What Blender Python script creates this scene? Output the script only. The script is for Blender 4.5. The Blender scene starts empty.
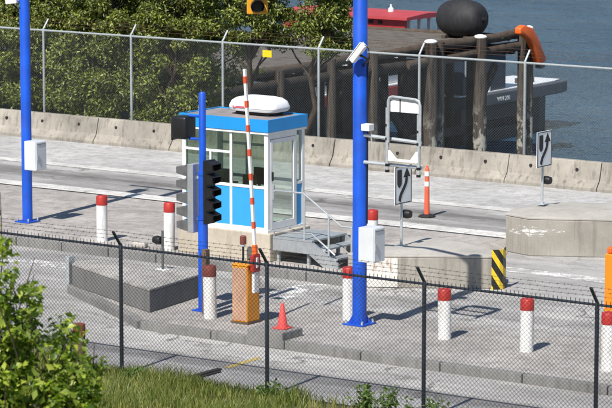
import bpy, bmesh, math, random
import numpy as np
from mathutils import Vector, Matrix

random.seed(7)
rng = np.random.default_rng(11)
SC = bpy.context.scene
COL = SC.collection
R = math.radians

# ------------------------------------------------------------------ camera, sky, sun, exposure
# world axes: x runs along the toll lanes (to the right in the view), y across them towards the water, z up
cam_data = bpy.data.cameras.new("camera")
cam = bpy.data.objects.new("camera", cam_data)
COL.objects.link(cam)
cam.location = (34.365, -47.237, 10.0)
cam.rotation_euler = (R(90 - 8.569), 0, R(35.274))
cam_data.sensor_width = 36.0
cam_data.lens = 170.59
cam_data.clip_start = 0.5
cam_data.clip_end = 9000
cam_data.dof.use_dof = True
cam_data.dof.focus_distance = 58.0
cam_data.dof.aperture_fstop = 6.3
SC.camera = cam

SUN_EL, SUN_AZ = R(50), math.atan2(0.13, -0.99)
world = bpy.data.worlds.new("World")
SC.world = world
world.use_nodes = True
wn = world.node_tree.nodes
wl = world.node_tree.links
bg = wn["Background"]
sky = wn.new("ShaderNodeTexSky")
sky.sky_type = 'NISHITA'
sky.sun_disc = False
sky.sun_elevation = SUN_EL
sky.sun_rotation = SUN_AZ
sky.air_density = 1.0
sky.dust_density = 0.3
sky.ozone_density = 2.5
wl.new(sky.outputs[0], bg.inputs[0])
bg.inputs[1].default_value = 0.085

sun_data = bpy.data.lights.new("sun", 'SUN')
sun_data.energy = 5.0
sun_data.angle = R(0.53)
sun_data.color = (1.0, 0.955, 0.89)
sun = bpy.data.objects.new("sun", sun_data)
COL.objects.link(sun)
to_sun = Vector((math.sin(SUN_AZ) * math.cos(SUN_EL), math.cos(SUN_AZ) * math.cos(SUN_EL), math.sin(SUN_EL)))
sun.rotation_euler = to_sun.to_track_quat('Z', 'Y').to_euler()
sun.location = to_sun * 40

SC.view_settings.view_transform = 'Standard'
SC.view_settings.look = 'None'
SC.view_settings.exposure = 0.28
SC.view_settings.gamma = 1.0
SC.view_settings.use_curve_mapping = False
SC.cycles.max_bounces = 8
SC.cycles.transparent_max_bounces = 16

# ------------------------------------------------------------------ materials
def lin(c):
    return tuple((x / 12.92 if x <= 0.04045 else ((x + 0.055) / 1.055) ** 2.4) for x in c)

def new_mat(name):
    m = bpy.data.materials.new(name)
    m.use_nodes = True
    return m, m.node_tree.nodes, m.node_tree.links, m.node_tree.nodes["Principled BSDF"]

def noise(n, l, vec, scale, detail=5, rough=0.6):
    t = n.new("ShaderNodeTexNoise")
    t.inputs["Scale"].default_value = scale
    t.inputs["Detail"].default_value = detail
    t.inputs["Roughness"].default_value = rough
    if vec is not None:
        l.new(vec, t.inputs["Vector"])
    return t.outputs["Fac"]

def ramp(n, l, fac, stops):
    r = n.new("ShaderNodeValToRGB")
    el = r.color_ramp.elements
    while len(el) > len(stops):
        el.remove(el[-1])
    while len(el) < len(stops):
        el.new(1.0)
    for e, (p, c) in zip(el, stops):
        e.position = p
        e.color = (c, c, c, 1) if not isinstance(c, (tuple, list)) else (*c[:3], 1)
    l.new(fac, r.inputs[0])
    return r.outputs[0]

def mix(n, l, fac, a, b, mode='MIX'):
    m = n.new("ShaderNodeMix")
    m.data_type = 'RGBA'
    m.blend_type = mode
    for s, v in ((m.inputs[0], fac), (m.inputs[6], a), (m.inputs[7], b)):
        if isinstance(v, (int, float)):
            s.default_value = v
        elif isinstance(v, (tuple, list)):
            s.default_value = (*v[:3], 1)
        else:
            l.new(v, s)
    return m.outputs[2]

def math_(n, l, op, a, b=None, clamp=False):
    m = n.new("ShaderNodeMath")
    m.operation = op
    m.use_clamp = clamp
    for i, v in enumerate((a, b)):
        if v is None:
            continue
        if isinstance(v, (int, float)):
            m.inputs[i].default_value = v
        else:
            l.new(v, m.inputs[i])
    return m.outputs[0]

def pos(n, l, scale=(1, 1, 1)):
    g = n.new("ShaderNodeNewGeometry")
    mp = n.new("ShaderNodeMapping")
    mp.inputs["Scale"].default_value = scale
    l.new(g.outputs["Position"], mp.inputs["Vector"])
    return mp.outputs[0]

def bump(n, l, h, bsdf, strength=0.2, dist=0.02):
    b = n.new("ShaderNodeBump")
    b.inputs["Strength"].default_value = strength
    b.inputs["Distance"].default_value = dist
    l.new(h, b.inputs["Height"])
    l.new(b.outputs[0], bsdf.inputs["Normal"])

MATS = {}
def simple(name, col, rough=0.5, var=0.18, scale=3.0, metal=0.0, dirt=0.0, dirtcol=(0.08, 0.06, 0.045), bmp=0.05, bscale=60, stretch=(1, 1, 1), spec=0.5):
    """painted / plain surface: base colour, slow tonal variation, optional grime patches and fine relief"""
    m, n, l, b = new_mat(name)
    p = pos(n, l, stretch)
    f = noise(n, l, p, scale, 6)
    lo = tuple(c * (1 - var) for c in col)
    hi = tuple(min(1, c * (1 + var)) for c in col)
    c = mix(n, l, ramp(n, l, f, [(0.3, 0.0), (0.7, 1.0)]), lo, hi)
    if dirt > 0:
        d = noise(n, l, pos(n, l, (5, 5, 0.9)), 1.6, 8, 0.7)
        d = ramp(n, l, d, [(0.48, 0.0), (0.75, dirt)])
        c = mix(n, l, d, c, dirtcol)
    l.new(c, b.inputs["Base Color"])
    b.inputs["Roughness"].default_value = rough
    b.inputs["Metallic"].default_value = metal
    b.inputs["Specular IOR Level"].default_value = spec
    if bmp > 0:
        bump(n, l, noise(n, l, pos(n, l), bscale, 4), b, bmp, 0.01)
    MATS[name] = m
    return m

def concrete(name, col, streak=0.5, patch=0.3, dark=(0.06, 0.05, 0.04), scale=1.0, rust=0.0, white=0.0):
    m, n, l, b = new_mat(name)
    p = pos(n, l)
    f1 = noise(n, l, p, 0.8 * scale, 8, 0.65)
    c = mix(n, l, ramp(n, l, f1, [(0.3, 0.0), (0.7, 1.0)]), tuple(x * (1 - patch) for x in col), tuple(min(1, x * (1 + patch * 0.6)) for x in col))
    sp = noise(n, l, p, 55 * scale, 3)
    c = mix(n, l, ramp(n, l, sp, [(0.35, 0.25), (0.55, 0.0)]), c, tuple(x * 0.55 for x in col))
    sv = noise(n, l, pos(n, l, (7, 7, 0.55)), 1.2, 6, 0.65)
    c = mix(n, l, ramp(n, l, sv, [(0.5, 0.0), (0.72, streak)]), c, dark)
    if rust > 0:
        rv = noise(n, l, pos(n, l, (4, 4, 1.4)), 2.2, 5, 0.6)
        c = mix(n, l, ramp(n, l, rv, [(0.56, 0.0), (0.66, rust)]), c, (0.30, 0.14, 0.06))
    if white > 0:
        wv = noise(n, l, pos(n, l, (3, 3, 7)), 1.0, 6, 0.7)
        c = mix(n, l, ramp(n, l, wv, [(0.54, 0.0), (0.58, white)]), c, (0.78, 0.77, 0.74))
    l.new(c, b.inputs["Base Color"])
    b.inputs["Roughness"].default_value = 0.9
    b.inputs["Specular IOR Level"].default_value = 0.25
    h = math_(n, l, 'ADD', math_(n, l, 'MULTIPLY', f1, 1.4), math_(n, l, 'MULTIPLY', sp, 0.5))
    bump(n, l, h, b, 0.35, 0.02)
    MATS[name] = m
    return m

def road_mat():
    """weathered asphalt: streaks along the lane, patches, cracks, rubbered wheel tracks"""
    m, n, l, b = new_mat("road_asphalt")
    p = pos(n, l)
    patch = noise(n, l, p, 0.35, 8, 0.62)
    c = mix(n, l, ramp(n, l, patch, [(0.32, 0.0), (0.68, 1.0)]), (0.31, 0.300, 0.287), (0.57, 0.555, 0.53))
    st = noise(n, l, pos(n, l, (0.13, 2.6, 1)), 1.0, 6, 0.6)
    c = mix(n, l, ramp(n, l, st, [(0.36, 0.42), (0.58, 0.0)]), c, (0.20, 0.198, 0.20))
    bl = noise(n, l, pos(n, l, (0.7, 1.3, 1)), 2.4, 9, 0.78)
    c = mix(n, l, ramp(n, l, bl, [(0.36, 0.5), (0.50, 0.0)]), c, (0.19, 0.175, 0.16))
    c = mix(n, l, ramp(n, l, bl, [(0.56, 0.0), (0.70, 0.5)]), c, (0.66, 0.655, 0.645))
    sp = noise(n, l, p, 38, 3, 0.7)
    c = mix(n, l, ramp(n, l, sp, [(0.34, 0.55), (0.52, 0.0)]), c, (0.14, 0.14, 0.145))
    c = mix(n, l, ramp(n, l, sp, [(0.58, 0.0), (0.72, 0.4)]), c, (0.62, 0.61, 0.60))
    sx = n.new("ShaderNodeSeparateXYZ")
    g = n.new("ShaderNodeNewGeometry")
    l.new(g.outputs["Position"], sx.inputs[0])
    wob = noise(n, l, pos(n, l, (0.35, 0.5, 1)), 1.0, 6, 0.7)
    grit = noise(n, l, pos(n, l, (0.5, 3, 1)), 1.7, 7, 0.75)
    def band(yc, w, amt, wander=1.0):
        nonlocal c
        yy = math_(n, l, 'ADD', sx.outputs[1], math_(n, l, 'MULTIPLY', math_(n, l, 'SUBTRACT', wob, 0.5), wander))
        d = math_(n, l, 'ABSOLUTE', math_(n, l, 'SUBTRACT', yy, yc))
        k = math_(n, l, 'SUBTRACT', 1.0, math_(n, l, 'DIVIDE', d, w), True)
        k = math_(n, l, 'MULTIPLY', math_(n, l, 'POWER', k, 0.7), ramp(n, l, grit, [(0.25, 0.35), (0.6, 1.0)]))
        k = math_(n, l, 'MULTIPLY', k, amt, True)
        c = mix(n, l, k, c, (0.060, 0.055, 0.053))
    band(7.45, 0.8, 0.8, 0.9)
    band(6.1, 0.9, 0.35, 1.2)
    band(-8.75, 0.42, 0.62, 0.5)
    band(-2.2, 0.5, 0.30, 0.8)
    oil = noise(n, l, pos(n, l, (0.8, 1.2, 1)), 1.05, 6, 0.72)
    c = mix(n, l, ramp(n, l, oil, [(0.60, 0.0), (0.70, 0.6)]), c, (0.13, 0.11, 0.095))
    # cracks
    v = n.new("ShaderNodeTexVoronoi")
    v.feature = 'DISTANCE_TO_EDGE'
    v.inputs["Scale"].default_value = 0.42
    wv = n.new("ShaderNodeVectorMath")
    wv.operation = 'ADD'
    nt = n.new("ShaderNodeTexNoise")
    nt.inputs["Scale"].default_value = 1.8
    nt.inputs["Detail"].default_value = 6
    l.new(p, nt.inputs["Vector"])
    l.new(p, wv.inputs[0])
    l.new(nt.outputs["Color"], wv.inputs[1])
    l.new(wv.outputs[0], v.inputs["Vector"])
    cr = ramp(n, l, v.outputs["Distance"], [(0.004, 0.75), (0.016, 0.0)])
    c = mix(n, l, math_(n, l, 'MULTIPLY', cr, ramp(n, l, patch, [(0.45, 0.0), (0.6, 1.0)])), c, (0.09, 0.085, 0.08))
    l.new(c, b.inputs["Base Color"])
    b.inputs["Roughness"].default_value = 0.92
    b.inputs["Specular IOR Level"].default_value = 0.2
    bump(n, l, sp, b, 0.35, 0.01)
    MATS["road"] = m
    return m

def pavement_mat(name, col, grout=0.0, dirt=0.35):
    m, n, l, b = new_mat(name)
    p = pos(n, l)
    a = noise(n, l, p, 0.6, 8, 0.65)
    c = mix(n, l, ramp(n, l, a, [(0.3, 0.0), (0.7, 1.0)]), tuple(x * 0.72 for x in col), tuple(x * 1.15 for x in col))
    st = noise(n, l, pos(n, l, (0.35, 1.6, 1)), 1.5, 7, 0.68)
    c = mix(n, l, ramp(n, l, st, [(0.5, 0.0), (0.7, dirt)]), c, (0.12, 0.10, 0.085))
    bl = noise(n, l, p, 3.2, 9, 0.78)
    c = mix(n, l, ramp(n, l, bl, [(0.38, 0.6), (0.52, 0.0)]), c, tuple(x * 0.45 for x in col))
    c = mix(n, l, ramp(n, l, bl, [(0.56, 0.0), (0.70, 0.45)]), c, tuple(min(1, x * 1.5) for x in col))
    sp = noise(n, l, p, 30, 4, 0.75)
    c = mix(n, l, ramp(n, l, sp, [(0.33, 0.6), (0.5, 0.0)]), c, tuple(x * 0.42 for x in col))
    c = mix(n, l, ramp(n, l, sp, [(0.6, 0.0), (0.75, 0.3)]), c, tuple(min(1, x * 1.6) for x in col))
    l.new(c, b.inputs["Base Color"])
    b.inputs["Roughness"].default_value = 0.92
    b.inputs["Specular IOR Level"].default_value = 0.2
    bump(n, l, sp, b, 0.4, 0.012)
    MATS[name] = m
    return m

def leaf_mat(name, c0, c1, trans=0.35):
    m, n, l, b = new_mat(name)
    g = n.new("ShaderNodeNewGeometry")
    c = ramp(n, l, g.outputs["Random Per Island"], [(0.0, c0), (0.55, tuple(a + (d - a) * .34 for a, d in zip(c0, c1))), (1.0, c1)])
    l.new(c, b.inputs["Base Color"])
    b.inputs["Roughness"].default_value = 0.42
    b.inputs["Specular IOR Level"].default_value = 0.5
    t = n.new("ShaderNodeBsdfTranslucent")
    l.new(mix(n, l, 1.0, c, (1.35, 1.5, 0.6), 'MULTIPLY'), t.inputs[0])
    ms = n.new("ShaderNodeMixShader")
    ms.inputs[0].default_value = trans
    l.new(b.outputs[0], ms.inputs[1])
    l.new(t.outputs[0], ms.inputs[2])
    l.new(ms.outputs[0], n["Material Output"].inputs[0])
    MATS[name] = m
    return m

def glass_mat(key="glass", tint=(0.90, 0.94, 0.92)):
    m, n, l, b = new_mat("booth_" + key)
    n.remove(b)
    tr = n.new("ShaderNodeBsdfTransparent")
    tr.inputs[0].default_value = (*tint, 1)
    gl = n.new("ShaderNodeBsdfGlossy")
    gl.inputs["Roughness"].default_value = 0.03
    gl.inputs[0].default_value = (0.9, 0.95, 0.95, 1)
    fr = n.new("ShaderNodeFresnel")
    gm = n.new("ShaderNodeNewGeometry")
    l.new(math_(n, l, 'SUBTRACT', 1.5, math_(n, l, 'MULTIPLY', gm.outputs["Backfacing"], 1.5 - 1 / 1.5)), fr.inputs[0])
    ms = n.new("ShaderNodeMixShader")
    l.new(math_(n, l, 'MULTIPLY', fr.outputs[0], 1.3, True), ms.inputs[0])
    l.new(tr.outputs[0], ms.inputs[1])
    l.new(gl.outputs[0], ms.inputs[2])
    l.new(ms.outputs[0], n["Material Output"].inputs[0])
    MATS[key] = m

def water_mat():
    m, n, l, b = new_mat("harbour_water")
    b.inputs["Base Color"].default_value = (0.024, 0.068, 0.125, 1)
    b.inputs["Roughness"].default_value = 0.6
    b.inputs["Specular IOR Level"].default_value = 0.0
    gl = n.new("ShaderNodeBsdfGlossy")
    gl.inputs[0].default_value = (0.78, 0.88, 1.0, 1)
    gl.inputs["Roughness"].default_value = 0.06
    fr = n.new("ShaderNodeFresnel")
    fr.inputs[0].default_value = 1.33
    # wind ripples: three noises at different sizes, with calmer and rougher patches
    w1 = noise(n, l, pos(n, l, (0.6, 1.0, 1)), 0.32, 7, 0.62)
    w2 = noise(n, l, pos(n, l, (1.0, 1.5, 1)), 1.1, 5, 0.6)
    gust = ramp(n, l, noise(n, l, pos(n, l), 0.05, 3), [(0.35, 0.45), (0.65, 1.0)])
    h = math_(n, l, 'MULTIPLY', math_(n, l, 'ADD', math_(n, l, 'ADD', w1, math_(n, l, 'MULTIPLY', w2, 0.55)), math_(n, l, 'MULTIPLY', noise(n, l, pos(n, l, (1, 1.3, 1)), 3.4, 3, 0.5), 0.2)), gust)
    bp = n.new("ShaderNodeBump")
    bp.inputs["Strength"].default_value = 1.0
    bp.inputs["Distance"].default_value = 1.7
    l.new(h, bp.inputs["Height"])
    for sh in (b, gl, fr):
        l.new(bp.outputs[0], sh.inputs["Normal"])
    ms = n.new("ShaderNodeMixShader")
    l.new(fr.outputs[0], ms.inputs[0])
    l.new(b.outputs[0], ms.inputs[1])
    l.new(gl.outputs[0], ms.inputs[2])
    l.new(ms.outputs[0], n["Material Output"].inputs[0])
    MATS["water"] = m

def band_mat(name, c1, c2, axis, period, duty, offset=0.0, slant=None):
    """two-colour painted stripes fixed to the object (flat print)"""
    m, n, l, b = new_mat(name)
    tc = n.new("ShaderNodeTexCoord")
    sx = n.new("ShaderNodeSeparateXYZ")
    l.new(tc.outputs["Object"], sx.inputs[0])
    v = sx.outputs[axis]
    if slant:
        v = math_(n, l, 'ADD', v, math_(n, l, 'MULTIPLY', sx.outputs[slant[0]], slant[1]))
        if len(slant) > 2:
            v = math_(n, l, 'ADD', v, math_(n, l, 'MULTIPLY', sx.outputs[slant[2]], slant[3]))
    v = math_(n, l, 'FRACT', math_(n, l, 'DIVIDE', math_(n, l, 'ADD', v, offset + 50 * period), period))
    k = math_(n, l, 'LESS_THAN', v, duty)
    f = noise(n, l, pos(n, l, (4, 4, 2)), 3, 6, 0.7)
    c = mix(n, l, k, c1, c2)
    c = mix(n, l, ramp(n, l, f, [(0.5, 0.0), (0.75, 0.35)]), c, (0.12, 0.10, 0.08))
    l.new(c, b.inputs["Base Color"])
    b.inputs["Roughness"].default_value = 0.5
    MATS[name] = m

road_mat()
pavement_mat("island_pave", (0.43, 0.40, 0.37))
pavement_mat("near_pave", (0.42, 0.40, 0.375))
pavement_mat("shoulder", (0.50, 0.49, 0.475), dirt=0.22)
pavement_mat("kerb_paint", (0.66, 0.645, 0.61), dirt=0.3)
concrete("barrier_concrete", (0.34, 0.312, 0.265), streak=0.65, patch=0.42)
concrete("plinth_concrete", (0.36, 0.335, 0.29), streak=0.45, patch=0.30)
concrete("plinth_chipped", (0.36, 0.335, 0.29), streak=0.45, patch=0.30, white=0.85)
concrete("plinth_top", (0.44, 0.415, 0.375), streak=0.2, patch=0.25)
concrete("dark_concrete", (0.20, 0.197, 0.19), streak=0.35, patch=0.25)
concrete("kerb_concrete", (0.26, 0.255, 0.245), streak=0.5, patch=0.3)
concrete("booth_concrete", (0.52, 0.46, 0.37), streak=0.35, patch=0.25)
concrete("painted_concrete", (0.72, 0.69, 0.64), streak=0.12, patch=0.12, rust=0.7)
concrete("bank_rock", (0.12, 0.115, 0.105), streak=0.3, patch=0.5)  # riprap rock, its colour set darker to include the shade on the bank
simple("blue_pole", (0.004, 0.085, 0.56), 0.48, 0.26, 1.8, dirt=0.3, bmp=0.02)
simple("booth_blue", (0.012, 0.27, 0.66), 0.42, 0.06, 1.5, dirt=0.06, bmp=0.02)
simple("booth_panel", (0.034, 0.33, 0.66), 0.45, 0.05, 1.5, dirt=0.05, bmp=0.02)
simple("white_paint", (0.78, 0.78, 0.77), 0.45, 0.05, 3, dirt=0.12, bmp=0.03)
simple("white_plastic", (0.80, 0.80, 0.80), 0.5, 0.04, 3, dirt=0.05)
simple("bollard_white", (0.80, 0.79, 0.77), 0.55, 0.06, 5, dirt=0.55, dirtcol=(0.22, 0.16, 0.11), bmp=0.08)
simple("bollard_red", (0.40, 0.025, 0.018), 0.5, 0.18, 5, dirt=0.25, bmp=0.08)
simple("bollard_rust", (0.16, 0.035, 0.022), 0.7, 0.3, 6, dirt=0.4, bmp=0.15)
simple("grey_box", (0.62, 0.64, 0.65), 0.4, 0.05, 3, dirt=0.10, bmp=0.02)
simple("silver_metal", (0.48, 0.50, 0.51), 0.42, 0.12, 8, metal=0.55)
simple("galvanised", (0.50, 0.53, 0.54), 0.45, 0.15, 12, metal=0.35)
simple("stair_steel", (0.36, 0.39, 0.40), 0.5, 0.12, 6, metal=0.3, dirt=0.25)
simple("fence_galv", (0.34, 0.37, 0.375), 0.5, 0.1, 8, metal=0.2)
simple("wire_galv", (0.17, 0.18, 0.18), 0.55, 0.1, 8, metal=0.2)
simple("fence_black", (0.022, 0.027, 0.036), 0.38, 0.2, 8)
simple("wire_black", (0.018, 0.020, 0.023), 0.42, 0.1, 8)
simple("barb_dark", (0.035, 0.028, 0.025), 0.6, 0.2, 8)
simple("rust_wire", (0.12, 0.06, 0.035), 0.8, 0.3, 8)
simple("black_metal", (0.012, 0.012, 0.013), 0.45, 0.2, 5)
simple("black_rubber", (0.016, 0.016, 0.018), 0.7, 0.4, 2.5, dirt=0.35, dirtcol=(0.07, 0.06, 0.055), bmp=0.2, bscale=14)
simple("louvre_grey", (0.12, 0.122, 0.125), 0.5, 0.25, 6, metal=0.1, dirt=0.3)
simple("rust_steel", (0.13, 0.085, 0.06), 0.75, 0.35, 7, dirt=0.3, bmp=0.15)
simple("gate_orange", (0.78, 0.30, 0.012), 0.5, 0.08, 3, dirt=0.12, bmp=0.03)
simple("gate_faded", (0.50, 0.30, 0.20), 0.65, 0.2, 4, dirt=0.2, bmp=0.05)
simple("orange_plastic", (0.80, 0.13, 0.015), 0.5, 0.08, 3, dirt=0.08)
simple("bright_orange", (0.85, 0.24, 0.01), 0.5, 0.06, 3)
simple("arm_red", (0.62, 0.085, 0.03), 0.45, 0.08, 5)
simple("cone_red", (0.78, 0.085, 0.075), 0.55, 0.12, 4, dirt=0.12)
simple("delineator", (0.78, 0.13, 0.06), 0.5, 0.1, 4, dirt=0.1)
simple("reflective_white", (0.80, 0.78, 0.74), 0.4, 0.05, 6, dirt=0.1)
simple("sign_white", (0.82, 0.83, 0.83), 0.4, 0.05, 4, dirt=0.06)
simple("sign_black", (0.010, 0.010, 0.011), 0.5, 0.1, 4)
simple("signal_yellow", (0.72, 0.33, 0.015), 0.45, 0.06, 4, dirt=0.08)
simple("label_yellow", (0.80, 0.52, 0.01), 0.5, 0.04, 4)
simple("marker_yellow", (0.78, 0.56, 0.02), 0.5, 0.06, 4, dirt=0.1)
simple("pile_wood", (0.050, 0.040, 0.033), 0.9, 0.45, 3, dirt=0.5, dirtcol=(0.02, 0.016, 0.013), bmp=0.5, bscale=12, stretch=(6, 6, 0.5), spec=0.2)
simple("deck_wood", (0.13, 0.115, 0.10), 0.9, 0.5, 2, dirt=0.35, dirtcol=(0.07, 0.06, 0.05), bmp=0.4, bscale=20, stretch=(1, 5, 1), spec=0.2)
simple("creosote_wood", (0.030, 0.025, 0.022), 0.85, 0.45, 3, dirt=0.3, bmp=0.4, bscale=12, spec=0.25)
simple("log_wood", (0.085, 0.066, 0.050), 0.9, 0.4, 3, dirt=0.4, bmp=0.5, bscale=10, spec=0.2)
simple("moss", (0.045, 0.055, 0.015), 0.95, 0.4, 5, spec=0.1)
simple("red_roof", (0.44, 0.050, 0.055), 0.55, 0.12, 1.5, dirt=0.15, bmp=0.05)
simple("red_wall", (0.36, 0.018, 0.018), 0.6, 0.2, 2, dirt=0.3, bmp=0.1)
simple("dark_void", (0.012, 0.010, 0.010), 0.8, 0.2, 3)
simple("hull_grey", (0.070, 0.078, 0.092), 0.5, 0.15, 2, dirt=0.2)
simple("hull_black", (0.012, 0.014, 0.017), 0.5, 0.2, 2)
simple("hull_white", (0.70, 0.71, 0.71), 0.4, 0.05, 2, dirt=0.12)
simple("hull_red", (0.34, 0.035, 0.03), 0.5, 0.12, 2, dirt=0.15)
simple("cabin_navy", (0.010, 0.020, 0.045), 0.5, 0.2, 2)
simple("pale_pane", (0.62, 0.68, 0.72), 0.2, 0.05, 2)
simple("bark", (0.075, 0.055, 0.040), 0.9, 0.4, 6, bmp=0.5, bscale=25, spec=0.2)
simple("soil", (0.16, 0.135, 0.085), 0.95, 0.35, 2.5, bmp=0.4, bscale=12, spec=0.1)
simple("cabinet_dark", (0.030, 0.036, 0.036), 0.5, 0.2, 4)
simple("roof_grey", (0.26, 0.235, 0.23), 0.85, 0.25, 3, dirt=0.3, bmp=0.2)
simple("road_yellow", (0.48, 0.37, 0.12), 0.8, 0.3, 8, dirt=0.8, bmp=0.2)
simple("dark_road_strip", (0.035, 0.028, 0.025), 0.8, 0.3, 6, bmp=0.2)
simple("pipe_red", (0.45, 0.02, 0.02), 0.5, 0.12, 5)
simple("label_red", (0.60, 0.12, 0.16), 0.6, 0.08, 5)
def pile_mat():
    m, n, l, b = new_mat("pile_timber")
    st = noise(n, l, pos(n, l, (7, 7, 0.5)), 1.6, 6, 0.7)
    c = mix(n, l, ramp(n, l, st, [(0.35, 0.0), (0.62, 1.0)]), (0.016, 0.013, 0.011), (0.105, 0.085, 0.068))
    sx = n.new("ShaderNodeSeparateXYZ")
    g = n.new("ShaderNodeNewGeometry")
    l.new(g.outputs["Position"], sx.inputs[0])
    bn = noise(n, l, pos(n, l, (1.6, 1.6, 1.0)), 2.4, 7, 0.7)
    zone = math_(n, l, 'MULTIPLY', math_(n, l, 'ADD', sx.outputs[2], 2.1), -0.8, True)      # tidal zone growth
    k = math_(n, l, 'MULTIPLY', ramp(n, l, bn, [(0.50, 0.0), (0.56, 0.9)]), zone)
    c = mix(n, l, k, c, (0.42, 0.40, 0.33))
    l.new(c, b.inputs["Base Color"])
    b.inputs["Roughness"].default_value = 0.9
    b.inputs["Specular IOR Level"].default_value = 0.2
    bump(n, l, math_(n, l, 'ADD', st, bn), b, 0.6, 0.04)
    MATS["pile_wood"] = m
pile_mat()
leaf_mat("laurel_leaf", (0.016, 0.036, 0.008), (0.42, 0.46, 0.10), 0.32)
leaf_mat("bright_leaf", (0.07, 0.14, 0.016), (0.52, 0.60, 0.09), 0.45)
leaf_mat("weed_leaf", (0.07, 0.13, 0.03), (0.20, 0.29, 0.07), 0.4)
leaf_mat("grass_blade", (0.06, 0.115, 0.015), (0.40, 0.38, 0.12), 0.35)
def worn_paint_mat():
    m, n, l, b = new_mat("worn_paint")
    b.inputs["Base Color"].default_value = (0.74, 0.73, 0.71, 1)
    b.inputs["Roughness"].default_value = 0.85
    tr = n.new("ShaderNodeBsdfTransparent")
    ms = n.new("ShaderNodeMixShader")
    l.new(ramp(n, l, noise(n, l, pos(n, l, (1.2, 1.2, 1)), 2.6, 8, 0.78), [(0.44, 0.0), (0.56, 0.95)]), ms.inputs[0])
    l.new(tr.outputs[0], ms.inputs[1])
    l.new(b.outputs[0], ms.inputs[2])
    l.new(ms.outputs[0], n["Material Output"].inputs[0])
    MATS["worn_paint"] = m
worn_paint_mat()
def scrape_mat():
    m, n, l, b = new_mat("scrape_paint")
    b.inputs["Base Color"].default_value = (0.70, 0.69, 0.66, 1)
    b.inputs["Roughness"].default_value = 0.85
    tr = n.new("ShaderNodeBsdfTransparent")
    ms = n.new("ShaderNodeMixShader")
    f = noise(n, l, pos(n, l, (2.2, 2.2, 7)), 1.7, 8, 0.72)
    sx = n.new("ShaderNodeSeparateXYZ")
    g = n.new("ShaderNodeNewGeometry")
    l.new(g.outputs["Position"], sx.inputs[0])
    fall = math_(n, l, 'MULTIPLY', math_(n, l, 'ABSOLUTE', math_(n, l, 'SUBTRACT', sx.outputs[2], 0.51)), 1.3)
    fall = math_(n, l, 'ADD', fall, math_(n, l, 'MULTIPLY', math_(n, l, 'ABSOLUTE', math_(n, l, 'SUBTRACT', sx.outputs[0], 3.95)), 0.16))
    l.new(ramp(n, l, math_(n, l, 'SUBTRACT', f, fall), [(0.39, 0.0), (0.44, 0.92)]), ms.inputs[0])
    l.new(tr.outputs[0], ms.inputs[1])
    l.new(b.outputs[0], ms.inputs[2])
    l.new(ms.outputs[0], n["Material Output"].inputs[0])
    MATS["scrape_paint"] = m
scrape_mat()
glass_mat()
glass_mat("tinted_glass", (0.64, 0.72, 0.67))
water_mat()

# ------------------------------------------------------------------ mesh helpers
ORG = {}                      # world origin of every object made here

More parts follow.
